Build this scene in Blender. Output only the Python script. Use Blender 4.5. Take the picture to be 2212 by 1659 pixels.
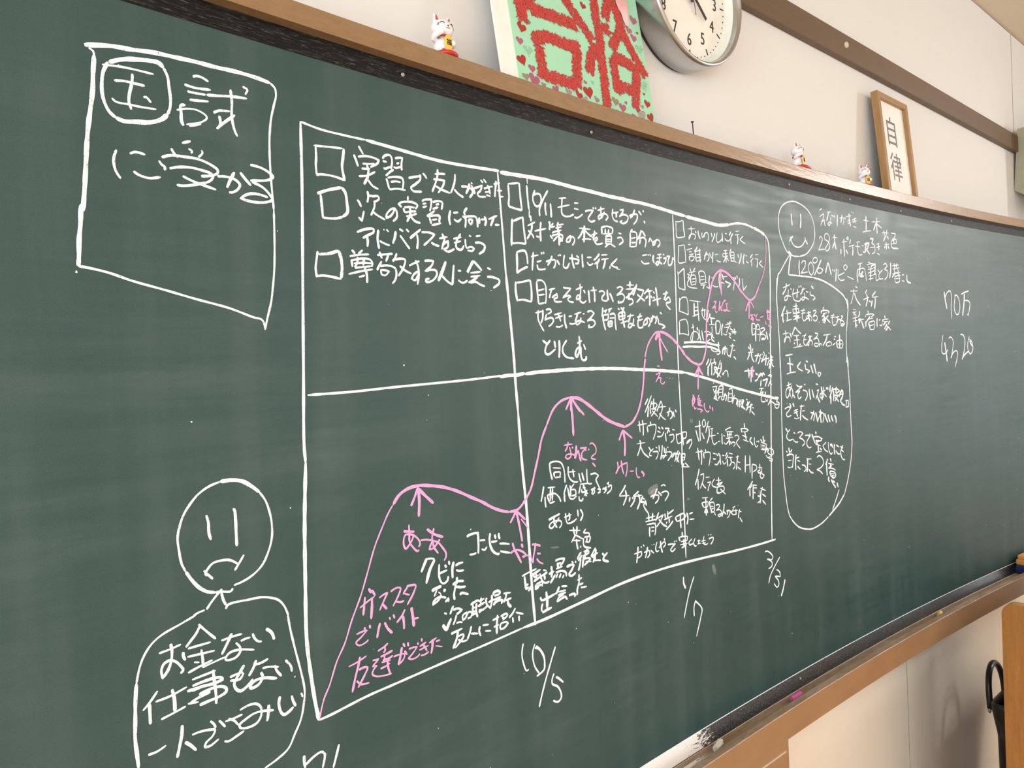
import bpy, bmesh, math, random
from mathutils import Vector, Matrix, noise

# ------------------------------------------------------------------ camera, light, exposure
for o in list(bpy.data.objects):
    bpy.data.objects.remove(o)
scene = bpy.context.scene
COL = scene.collection
XO, ZO = -1.3872, 1.66            # room origin: middle of the chalkboard, floor level

def P(x, y, z):
    return Vector((x + XO, y, z + ZO))

YAW, PITCH, ROLL, FPX = math.radians(41.3488), math.radians(-0.9622), math.radians(-2.4085), 1608.546
fwd = Vector((math.sin(YAW) * math.cos(PITCH), math.cos(YAW) * math.cos(PITCH), math.sin(PITCH)))
rt = Vector((math.cos(YAW), -math.sin(YAW), 0.0))
up = rt.cross(fwd)
r2 = rt * math.cos(ROLL) + up * math.sin(ROLL)
u2 = up * math.cos(ROLL) - rt * math.sin(ROLL)
cam_data = bpy.data.cameras.new('camera')
cam = bpy.data.objects.new('camera', cam_data)
COL.objects.link(cam)
M = Matrix((r2, u2, -fwd)).transposed().to_4x4()
M.translation = P(0, -0.958, 0)
cam.matrix_world = M
cam_data.sensor_width = 36.0
cam_data.lens = FPX / 2212 * 36.0
cam_data.clip_start = 0.02
scene.camera = cam

scene.view_settings.view_transform = 'Standard'
scene.view_settings.look = 'None'
scene.view_settings.gamma = 1.0
scene.view_settings.use_curve_mapping = False
scene.view_settings.exposure = 0.30

world = bpy.data.worlds.new('sky')
scene.world = world
world.use_nodes = True
bg = world.node_tree.nodes['Background']
bg.inputs[0].default_value = (0.93, 0.96, 1.0, 1)
bg.inputs[1].default_value = 1.0

def area(name, loc, direction, sx, sy, power, color):
    l = bpy.data.lights.new(name, 'AREA')
    l.shape = 'RECTANGLE'; l.size = sx; l.size_y = sy; l.energy = power; l.color = color
    o = bpy.data.objects.new(name, l); COL.objects.link(o)
    o.location = loc
    o.rotation_euler = Vector(direction).to_track_quat('-Z', 'Y').to_euler()
    return o

RW, LW, BW = 4.75, -2.9, -7.6      # right wall, left wall, back wall
# openings: (y0, y1, z0, z1); left wall = outdoor windows, right wall = corridor windows and transoms
WIN_L = [(-2.75, -1.05, -.90, .80), (-4.95, -3.25, -.90, .80), (-7.15, -5.45, -.90, .80)]
WIN_R = [(-2.65, -1.35, .80, 1.15), (-5.00, -3.15, .60, 1.15), (-7.00, -5.10, -.65, .42), (-2.30, -0.75, -.65, .42)]
for (a, b, c, d) in WIN_L:
    area('window_daylight', P(LW - 0.10, (a + b) / 2, (c + d) / 2), (1, 0, 0), d - c, b - a, 84, (0.86, 0.95, 1.0))
for (a, b, c, d), p in zip(WIN_R, (135, 16, 26, 3)):
    area('corridor_daylight', P(RW + 0.10, (a + b) / 2, (c + d) / 2), (-1, 0, 0), d - c, b - a, p, (1.0, 0.97, 0.93))
sun = bpy.data.lights.new('sun', 'SUN'); sun.energy = 6; sun.angle = 0.009; sun.color = (1.0, 0.95, 0.88)
so = bpy.data.objects.new('sun', sun); COL.objects.link(so)      # added low sun through the outdoor windows, for warm light off the floor
so.rotation_euler = Vector((1, -0.15, -0.50)).to_track_quat('-Z', 'Y').to_euler()
for (x, y) in ((0.2, -2.4), (3.0, -2.4), (0.2, -5.2), (3.0, -5.2)):   # ceiling tubes
    area('ceiling_tube_light', P(x, y, 1.27), (0, 0, -1), 1.2, 0.22, 9, (1.0, 0.96, 0.90))

# ------------------------------------------------------------------ helpers
def mesh_obj(name, verts, faces, mat=None, parent=None, smooth=False, uvs=None, mats=None, fmat=None):
    me = bpy.data.meshes.new(name)
    me.from_pydata([tuple(v) for v in verts], [], faces)
    if mats:
        for m in mats: me.materials.append(m)
        if fmat:
            me.polygons.foreach_set('material_index', fmat)
    elif mat:
        me.materials.append(mat)
    if uvs:
        ul = me.uv_layers.new(name='UVMap')
        flat = []
        for poly in me.polygons:
            for vi in poly.vertices:
                flat += list(uvs[vi])
        ul.data.foreach_set('uv', flat)
    if smooth:
        me.polygons.foreach_set('use_smooth', [True] * len(me.polygons))
    me.update()
    o = bpy.data.objects.new(name, me); COL.objects.link(o)
    if parent: o.parent = parent
    return o

def bm_obj(name, bm, mat=None, parent=None, smooth=False, mats=None):
    me = bpy.data.meshes.new(name)
    bmesh.ops.recalc_face_normals(bm, faces=bm.faces)
    bm.to_mesh(me); bm.free()
    for m in (mats or ([mat] if mat else [])): me.materials.append(m)
    if smooth: me.polygons.foreach_set('use_smooth', [True] * len(me.polygons))
    o = bpy.data.objects.new(name, me); COL.objects.link(o)
    if parent: o.parent = parent
    return o

def empty(name, loc, rotz=0.0):
    o = bpy.data.objects.new(name, None); COL.objects.link(o)
    o.empty_display_size = 0.05
    o.location = loc; o.rotation_euler = (0, 0, rotz)
    return o

def tag(o, label=None, cat=None, group=None, kind=None):
    if label: o['label'] = label
    if cat: o['category'] = cat
    if group: o['group'] = group
    if kind: o['kind'] = kind
    return o

def add_box(bm, lo, hi, bevel=0.0, seg=2, mi=0):
    c = [(lo[i] + hi[i]) / 2 for i in range(3)]
    s = [abs(hi[i] - lo[i]) for i in range(3)]
    r = bmesh.ops.create_cube(bm, size=1.0, matrix=Matrix.Translation(c) @ Matrix.Diagonal((*s, 1)))
    vs = r['verts']
    fs = {f for v in vs for f in v.link_faces}
    if bevel > 0:
        es = {e for v in vs for e in v.link_edges}
        rr = bmesh.ops.bevel(bm, geom=list(es), offset=bevel, segments=seg, profile=0.5, affect='EDGES')
        fs = {f for f in fs if f.is_valid} | set(rr['faces'])
    for f in fs:
        f.material_index = mi

def add_ell(bm, c, r, seg=24, rings=14, rot=None):
    m = Matrix.Translation(c)
    if rot is not None: m = m @ rot
    bmesh.ops.create_uvsphere(bm, u_segments=seg, v_segments=rings, radius=1.0, matrix=m @ Matrix.Diagonal((*r, 1)))

def add_tube(bm, pts, rad, n=8, caps=True):
    """tube along a polyline; rad is a number or a list"""
    pts = [Vector(p) for p in pts]
    k = len(pts)
    rads = rad if isinstance(rad, (list, tuple)) else [rad] * k
    t0 = (pts[1] - pts[0]).normalized()
    ref = Vector((0, 0, 1)) if abs(t0.z) < 0.9 else Vector((1, 0, 0))
    nrm = t0.cross(ref).normalized()
    rings = []
    for i, p in enumerate(pts):
        t = (pts[min(i + 1, k - 1)] - pts[max(i - 1, 0)]).normalized()
        nrm = (nrm - t * nrm.dot(t)).normalized()
        b = t.cross(nrm)
        rings.append([bm.verts.new(p + (nrm * math.cos(2 * math.pi * j / n) + b * math.sin(2 * math.pi * j / n)) * rads[i]) for j in range(n)])
    for a, b in zip(rings[:-1], rings[1:]):
        for j in range(n):
            bm.faces.new((a[j], a[(j + 1) % n], b[(j + 1) % n], b[j]))
    if caps:
        bm.faces.new(rings[0][::-1]); bm.faces.new(rings[-1])

def add_lathe(bm, prof, axis_m, n=48):
    """prof: (r, h) list revolved about local z, placed with matrix axis_m"""
    rings = []
    for r, h in prof:
        rings.append([bm.verts.new(axis_m @ Vector((r * math.cos(2 * math.pi * j / n), r * math.sin(2 * math.pi * j / n), h))) for j in range(n)])
    for a, b in zip(rings[:-1], rings[1:]):
        for j in range(n):
            bm.faces.new((a[j], a[(j + 1) % n], b[(j + 1) % n], b[j]))
    return rings

def text_mesh(body, size, parent, name, mat, matrix, thick=0.0004, align='CENTER'):
    cu = bpy.data.curves.new('lettering', 'FONT')
    cu.body = body; cu.size = size; cu.align_x = align; cu.align_y = 'CENTER'
    cu.extrude = thick; cu.resolution_u = 3
    t = bpy.data.objects.new('lettering_source', cu); COL.objects.link(t)
    dg = bpy.context.evaluated_depsgraph_get(); dg.update()
    me = bpy.data.meshes.new_from_object(t.evaluated_get(dg))
    bpy.data.objects.remove(t)
    bpy.data.curves.remove(cu)
    me.name = name
    me.transform(matrix)
    me.materials.clear(); me.materials.append(mat)
    o = bpy.data.objects.new(name, me); COL.objects.link(o)
    o.parent = parent
    return o

def evaluated_mesh(o):
    dg = bpy.context.evaluated_depsgraph_get(); dg.update()
    return bpy.data.meshes.new_from_object(o.evaluated_get(dg))

# ------------------------------------------------------------------ materials
def new_mat(name):
    m = bpy.data.materials.new(name); m.use_nodes = True
    nt = m.node_tree
    return m, nt, nt.nodes['Principled BSDF']

def N(nt, t, **kw):
    n = nt.nodes.new(t)
    for k, v in kw.items(): setattr(n, k, v)
    return n

def coord(nt, kind, scale):
    tc = N(nt, 'ShaderNodeTexCoord')
    mp = N(nt, 'ShaderNodeMapping')
    mp.inputs['Scale'].default_value = scale
    nt.links.new(tc.outputs[kind], mp.inputs['Vector'])
    return mp.outputs['Vector']

def noise_tex(nt, vec, scale, detail=4, rough=0.55):
    n = N(nt, 'ShaderNodeTexNoise')
    n.inputs['Scale'].default_value = scale
    n.inputs['Detail'].default_value = detail
    n.inputs['Roughness'].default_value = rough
    nt.links.new(vec, n.inputs['Vector'])
    return n.outputs['Fac']

def ramp(nt, fac, p0, p1, c0=(0, 0, 0, 1), c1=(1, 1, 1, 1)):
    r = N(nt, 'ShaderNodeValToRGB')
    r.color_ramp.elements[0].position = p0; r.color_ramp.elements[1].position = p1
    r.color_ramp.elements[0].color = c0; r.color_ramp.elements[1].color = c1
    nt.links.new(fac, r.inputs['Fac'])
    return r.outputs['Color']

def mix(nt, fac, a, b):
    m = N(nt, 'ShaderNodeMix', data_type='RGBA')
    for s, v in ((m.inputs[0], fac), (m.inputs[6], a), (m.inputs[7], b)):
        if isinstance(v, (int, float)): s.default_value = v
        elif isinstance(v, tuple): s.default_value = (*v, 1) if len(v) == 3 else v
        else: nt.links.new(v, s)
    return m.outputs[2]

def bump(nt, bsdf, h, strength, dist):
    b = N(nt, 'ShaderNodeBump')
    b.inputs['Strength'].default_value = strength; b.inputs['Distance'].default_value = dist
    nt.links.new(h, b.inputs['Height'])
    nt.links.new(b.outputs['Normal'], bsdf.inputs['Normal'])

def plain(name, c, rough=0.5, c2=None, nscale=30, kind='Object', stretch=(1, 1, 1), bmp=0.0, bdist=0.001, metal=0.0, spec=0.5, lo=0.35, hi=0.65):
    m, nt, b = new_mat(name)
    b.inputs['Roughness'].default_value = rough
    b.inputs['Metallic'].default_value = metal
    b.inputs['Specular IOR Level'].default_value = spec
    v = coord(nt, kind, stretch)
    f = noise_tex(nt, v, nscale)
    c2 = c2 or tuple(x * 0.93 for x in c)
    nt.links.new(mix(nt, ramp(nt, f, lo, hi), c, c2), b.inputs['Base Color'])
    if bmp: bump(nt, b, f, bmp, bdist)
    return m

MAT = {}
MAT['wall'] = plain('cream_wall_paint', (0.715, 0.695, 0.675), 0.75, (0.705, 0.685, 0.665), 3, bmp=0.0)
MAT['lowwall'] = plain('cream_lower_wall_bounce', (0.90, 0.80, 0.68), 0.7, (0.89, 0.79, 0.67), 3)  # same wall; lighter, warmer colour stands in for light off the floor
MAT['ceiling'] = None
MAT['trim'] = plain('brown_trim_paint', (0.122, 0.068, 0.030), 0.5, (0.112, 0.062, 0.027), 12, stretch=(1, 1, 6))
MAT['seam'] = plain('dark_joint_line', (0.42, 0.34, 0.27), 0.8)  # even dark tone of the wall-board and ceiling joints
MAT['floor'] = plain('wood_floor', (0.58, 0.41, 0.25), 0.5, (0.52, 0.36, 0.215), 3, stretch=(1, 12, 1))
MAT['rail'] = plain('brown_rail_paint', (0.275, 0.165, 0.085), 0.26, (0.245, 0.145, 0.073), 40, kind='UV', stretch=(1, 3, 1), bmp=0.25, bdist=0.0015)
MAT['tray'] = None
MAT['black'] = None
MAT['screw'] = plain('screw_steel', (0.42, 0.42, 0.41), 0.4, metal=0.6)
MAT['white'] = plain('glossy_white_plastic', (0.86, 0.83, 0.85), 0.22)
MAT['red'] = plain('red_plastic', (0.55, 0.03, 0.03), 0.3)
MAT['gold'] = plain('yellow_gold_paint', (0.80, 0.52, 0.08), 0.35)
MAT['ink'] = plain('black_ink', (0.02, 0.018, 0.018), 0.5)
MAT['darkgrey'] = plain('grey_print', (0.16, 0.15, 0.15), 0.5)
MAT['mauve'] = plain('mauve_print', (0.42, 0.11, 0.19), 0.3)
MAT['darkred'] = plain('dark_red_print', (0.38, 0.03, 0.03), 0.3)
MAT['palepink'] = plain('pale_pink', (0.80, 0.42, 0.42), 0.2)
MAT['mint'] = plain('mint_green_sheet', (0.37, 0.70, 0.49), 0.16, (0.35, 0.67, 0.47), 6)
MAT['paper'] = plain('white_paper', (0.86, 0.83, 0.79), 0.6)
MAT['feather'] = plain('red_feather_tufts', (0.54, 0.060, 0.045), 0.7, (0.38, 0.028, 0.024), 300)
MAT['frame'] = plain('oak_frame', (0.36, 0.21, 0.085), 0.45, (0.29, 0.16, 0.06), 25, stretch=(6, 6, 0.6), bmp=0.15)
MAT['silver'] = plain('brushed_silver', (0.52, 0.53, 0.53), 0.28, (0.49, 0.50, 0.50), 60, metal=0.95)
MAT['dial'] = plain('clock_dial', (0.84, 0.80, 0.74), 0.5)
MAT['dialring'] = plain('pale_dial_ring', (0.76, 0.78, 0.72), 0.4)
MAT['rubber'] = plain('dark_gasket', (0.03, 0.03, 0.03), 0.6)
MAT['speaker'] = plain('grey_green_speaker_paint', (0.36, 0.35, 0.25), 0.55)
MAT['leather'] = plain('black_leather', (0.013, 0.011, 0.012), 0.33, (0.02, 0.016, 0.018), 90, bmp=0.2)
MAT['lining'] = plain('navy_lining', (0.012, 0.014, 0.035), 0.8)
MAT['blue'] = plain('navy_felt', (0.012, 0.03, 0.14), 0.95, (0.02, 0.045, 0.18), 400, bmp=0.4)
MAT['orange'] = plain('orange_plastic', (0.83, 0.37, 0.10), 0.45, (0.85, 0.42, 0.13), 20)
MAT['iron'] = plain('dark_iron_nail', (0.06, 0.05, 0.045), 0.5, metal=0.6)
MAT['cap'] = plain('cream_cap', (0.62, 0.52, 0.40), 0.5)
MAT['pinkchalk'] = plain('pink_chalk_stick', (0.80, 0.16, 0.50), 0.9)
MAT['yellowchalk'] = plain('yellow_chalk_stick', (0.88, 0.72, 0.20), 0.9)
MAT['whitechalk'] = plain('white_chalk_stick', (0.88, 0.86, 0.82), 0.95)

def ceiling_mat():
    m, nt, b = new_mat('ceiling_fissured_board')
    b.inputs['Roughness'].default_value = 0.9
    v = coord(nt, 'Object', (1, 1, 1))
    f = noise_tex(nt, v, 26, 6, 0.7)
    nt.links.new(mix(nt, ramp(nt, f, 0.27, 0.36), (0.50, 0.41, 0.31), (0.68, 0.58, 0.45)), b.inputs['Base Color'])
    return m
MAT['ceiling'] = ceiling_mat()

def wood_mat(name, c1, c2, scale, stretch, rough=0.42):
    m, nt, b = new_mat(name)
    b.inputs['Roughness'].default_value = rough
    v = coord(nt, 'Object', stretch)
    f = noise_tex(nt, v, scale, 5, 0.6)
    g = noise_tex(nt, v, scale * 6, 3, 0.6)
    col = mix(nt, ramp(nt, f, 0.35, 0.68), c1, c2)
    col = mix(nt, ramp(nt, g, 0.55, 0.75), col, tuple(x * 0.8 for x in c2))
    nt.links.new(col, b.inputs['Base Color'])
    bump(nt, b, g, 0.08, 0.001)
    return m
MAT['lectern'] = wood_mat('lectern_wood_veneer', (0.345, 0.148, 0.030), (0.265, 0.105, 0.019), 9, (9, 9, 0.7))
MAT['lectern_edge'] = wood_mat('lectern_pale_edge', (0.55, 0.33, 0.15), (0.48, 0.27, 0.11), 9, (2, 2, 2))

def tray_mat():
    m, nt, b = new_mat('brown_tray_with_chalk_dust')
    b.inputs['Roughness'].default_value = 0.42
    v = coord(nt, 'UV', (1, 4, 1))
    f = noise_tex(nt, v, 5, 8, 0.72)
    g = noise_tex(nt, v, 160, 3, 0.6)
    col = mix(nt, ramp(nt, noise_tex(nt, v, 30), 0.35, 0.65), (0.30, 0.205, 0.13), (0.27, 0.18, 0.11))
    col = mix(nt, ramp(nt, f, 0.45, 0.85), col, (0.60, 0.51, 0.43))
    col = mix(nt, ramp(nt, g, 0.60, 0.72), col, (0.55, 0.48, 0.41))
    nt.links.new(col, b.inputs['Base Color'])
    bump(nt, b, g, 0.1, 0.001)
    return m
MAT['tray'] = tray_mat()
MAT['apron'] = plain('brown_tray_front_paint', (0.35, 0.195, 0.10), 0.38, (0.315, 0.175, 0.088), 9, kind='UV', stretch=(1, 2, 1), bmp=0.05)

def black_mat(name, dust):
    m, nt, b = new_mat(name)
    b.inputs['Roughness'].default_value = 0.27 if dust else 0.45
    b.inputs['Specular IOR Level'].default_value = 0.75 if dust else 0.15
    v = coord(nt, 'UV', (9, 260, 1))
    g = noise_tex(nt, v, 2.2, 5, 0.65)
    col = mix(nt, ramp(nt, g, 0.5, 0.72), (0.006, 0.006, 0.006), (0.035, 0.034, 0.03))
    if dust:
        w = coord(nt, 'UV', (1, 1, 1))
        d = noise_tex(nt, w, 260, 4, 0.75)
        col = mix(nt, ramp(nt, d, 0.52, 0.68), col, (0.15, 0.15, 0.15))
    else:
        w = coord(nt, 'UV', (60, 420, 1))
        d = noise_tex(nt, w, 1.0, 4, 0.7)
        col = mix(nt, ramp(nt, d, 0.56, 0.68), col, (0.085, 0.085, 0.078))
    nt.links.new(col, b.inputs['Base Color'])
    bump(nt, b, g, 0.15 if dust else 0.35, 0.0012)
    return m
MAT['black'] = black_mat('black_grained_wood', False)
MAT['blackdust'] = black_mat('black_strip_with_chalk_dust', True)

def mixv(nt, a, c, d):
    x = N(nt, 'ShaderNodeMath', operation='MULTIPLY_ADD'); nt.links.new(a, x.inputs[0]); x.inputs[1].default_value = 0.3
    y = N(nt, 'ShaderNodeMath', operation='MULTIPLY_ADD'); nt.links.new(c, y.inputs[0]); y.inputs[1].default_value = 0.3
    z = N(nt, 'ShaderNodeMath', operation='MULTIPLY'); nt.links.new(d, z.inputs[0]); z.inputs[1].default_value = 0.4
    nt.links.new(z.outputs[0], y.inputs[2]); nt.links.new(y.outputs[0], x.inputs[2])
    return x.outputs[0]

def board_mat():
    m, nt, b = new_mat('green_chalkboard_enamel')
    b.inputs['Roughness'].default_value = 0.44
    b.inputs['Specular IOR Level'].default_value = 0.5
    base = mix(nt, noise_tex(nt, coord(nt, 'UV', (1, 1, 1)), 1.4, 3), (0.017, 0.055, 0.053), (0.020, 0.058, 0.056))
    wipes = noise_tex(nt, coord(nt, 'UV', (14, 0.9, 1)), 1.0, 4, 0.55)          # long vertical eraser wipes
    side = noise_tex(nt, coord(nt, 'UV', (1.2, 9, 1)), 1.6, 5, 0.62)            # sideways eraser smears
    cloud = noise_tex(nt, coord(nt, 'UV', (1, 1, 1)), 2.3, 5, 0.6)
    grain = noise_tex(nt, coord(nt, 'UV', (1, 1, 1)), 700, 2, 0.6)
    def mul(a, k):
        x = N(nt, 'ShaderNodeMath', operation='MULTIPLY'); nt.links.new(a, x.inputs[0])
        if isinstance(k, float): x.inputs[1].default_value = k
        else: nt.links.new(k, x.inputs[1])
        return x.outputs[0]
    def addn(a, c):
        x = N(nt, 'ShaderNodeMath', operation='ADD'); nt.links.new(a, x.inputs[0]); nt.links.new(c, x.inputs[1]); return x.outputs[0]
    f = addn(mul(ramp(nt, wipes, 0.45, 0.85), 0.09), mul(mul(ramp(nt, side, 0.5, 0.85), ramp(nt, cloud, 0.4, 0.7)), 0.15))
    f = addn(f, mul(ramp(nt, grain, 0.45, 0.8), 0.05))
    # rubbed-out chalk streaks in the colour, partly painted in for the board's sheen
    uv = coord(nt, 'UV', (1, 1, 1))
    mp = N(nt, 'ShaderNodeMapping'); mp.inputs['Location'].default_value = (-0.30, 0, 0); nt.links.new(uv, mp.inputs['Vector'])
    streak = noise_tex(nt, coord(nt, 'UV', (3, 40, 1)), 1.6, 6, 0.7)
    f = addn(f, mul(mul(ramp(nt, streak, 0.35, 0.75), ramp(nt, cloud, 0.35, 0.65)), 0.05))
    nt.links.new(mix(nt, f, base, (0.33, 0.38, 0.37)), b.inputs['Base Color'])
    rr = N(nt, 'ShaderNodeMapRange'); nt.links.new(mixv(nt, side, wipes, streak), rr.inputs[0])
    rr.inputs[1].default_value = 0.36; rr.inputs[2].default_value = 0.64; rr.inputs[3].default_value = 0.36; rr.inputs[4].default_value = 0.56
    nt.links.new(rr.outputs[0], b.inputs['Roughness'])
    bump(nt, b, grain, 0.06, 0.0006)
    return m
MAT['board'] = board_mat()

def chalk_mat(name, c, lo, hi, base_alpha=1.0):
    m, nt, b = new_mat(name)
    b.inputs['Roughness'].default_value = 1.0
    b.inputs['Specular IOR Level'].default_value = 0.05
    b.inputs['Base Color'].default_value = (*c, 1)
    f = noise_tex(nt, coord(nt, 'Object', (1, 1, 1)), 620, 3, 0.65)
    a = ramp(nt, f, lo, hi)
    mt = N(nt, 'ShaderNodeMath', operation='MULTIPLY'); nt.links.new(a, mt.inputs[0]); mt.inputs[1].default_value = base_alpha
    nt.links.new(mt.outputs[0], b.inputs['Alpha'])
    return m
def white_patch_mat():
    m, nt, b = new_mat('grainy_white_layer')
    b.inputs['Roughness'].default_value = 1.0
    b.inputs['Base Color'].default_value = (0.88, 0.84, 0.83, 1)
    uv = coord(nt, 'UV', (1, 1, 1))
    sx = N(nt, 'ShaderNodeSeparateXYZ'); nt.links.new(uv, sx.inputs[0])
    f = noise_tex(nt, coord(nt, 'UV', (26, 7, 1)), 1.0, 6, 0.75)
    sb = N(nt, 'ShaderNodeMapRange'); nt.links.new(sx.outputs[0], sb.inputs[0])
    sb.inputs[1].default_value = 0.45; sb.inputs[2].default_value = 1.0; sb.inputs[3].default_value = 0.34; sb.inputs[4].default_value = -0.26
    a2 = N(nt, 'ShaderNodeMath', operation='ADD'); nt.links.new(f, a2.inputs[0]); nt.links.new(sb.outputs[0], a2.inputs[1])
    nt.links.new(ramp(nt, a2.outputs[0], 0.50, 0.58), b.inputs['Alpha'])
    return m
CH = {'white': chalk_mat('white_chalk_line', (0.82, 0.88, 0.95), 0.30, 0.40),
      'pink': chalk_mat('pink_chalk_line', (0.82, 0.40, 0.70), 0.30, 0.40),
      'smear': chalk_mat('faint_chalk_smear', (0.70, 0.72, 0.68), 0.30, 0.75, 0.45)}

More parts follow.
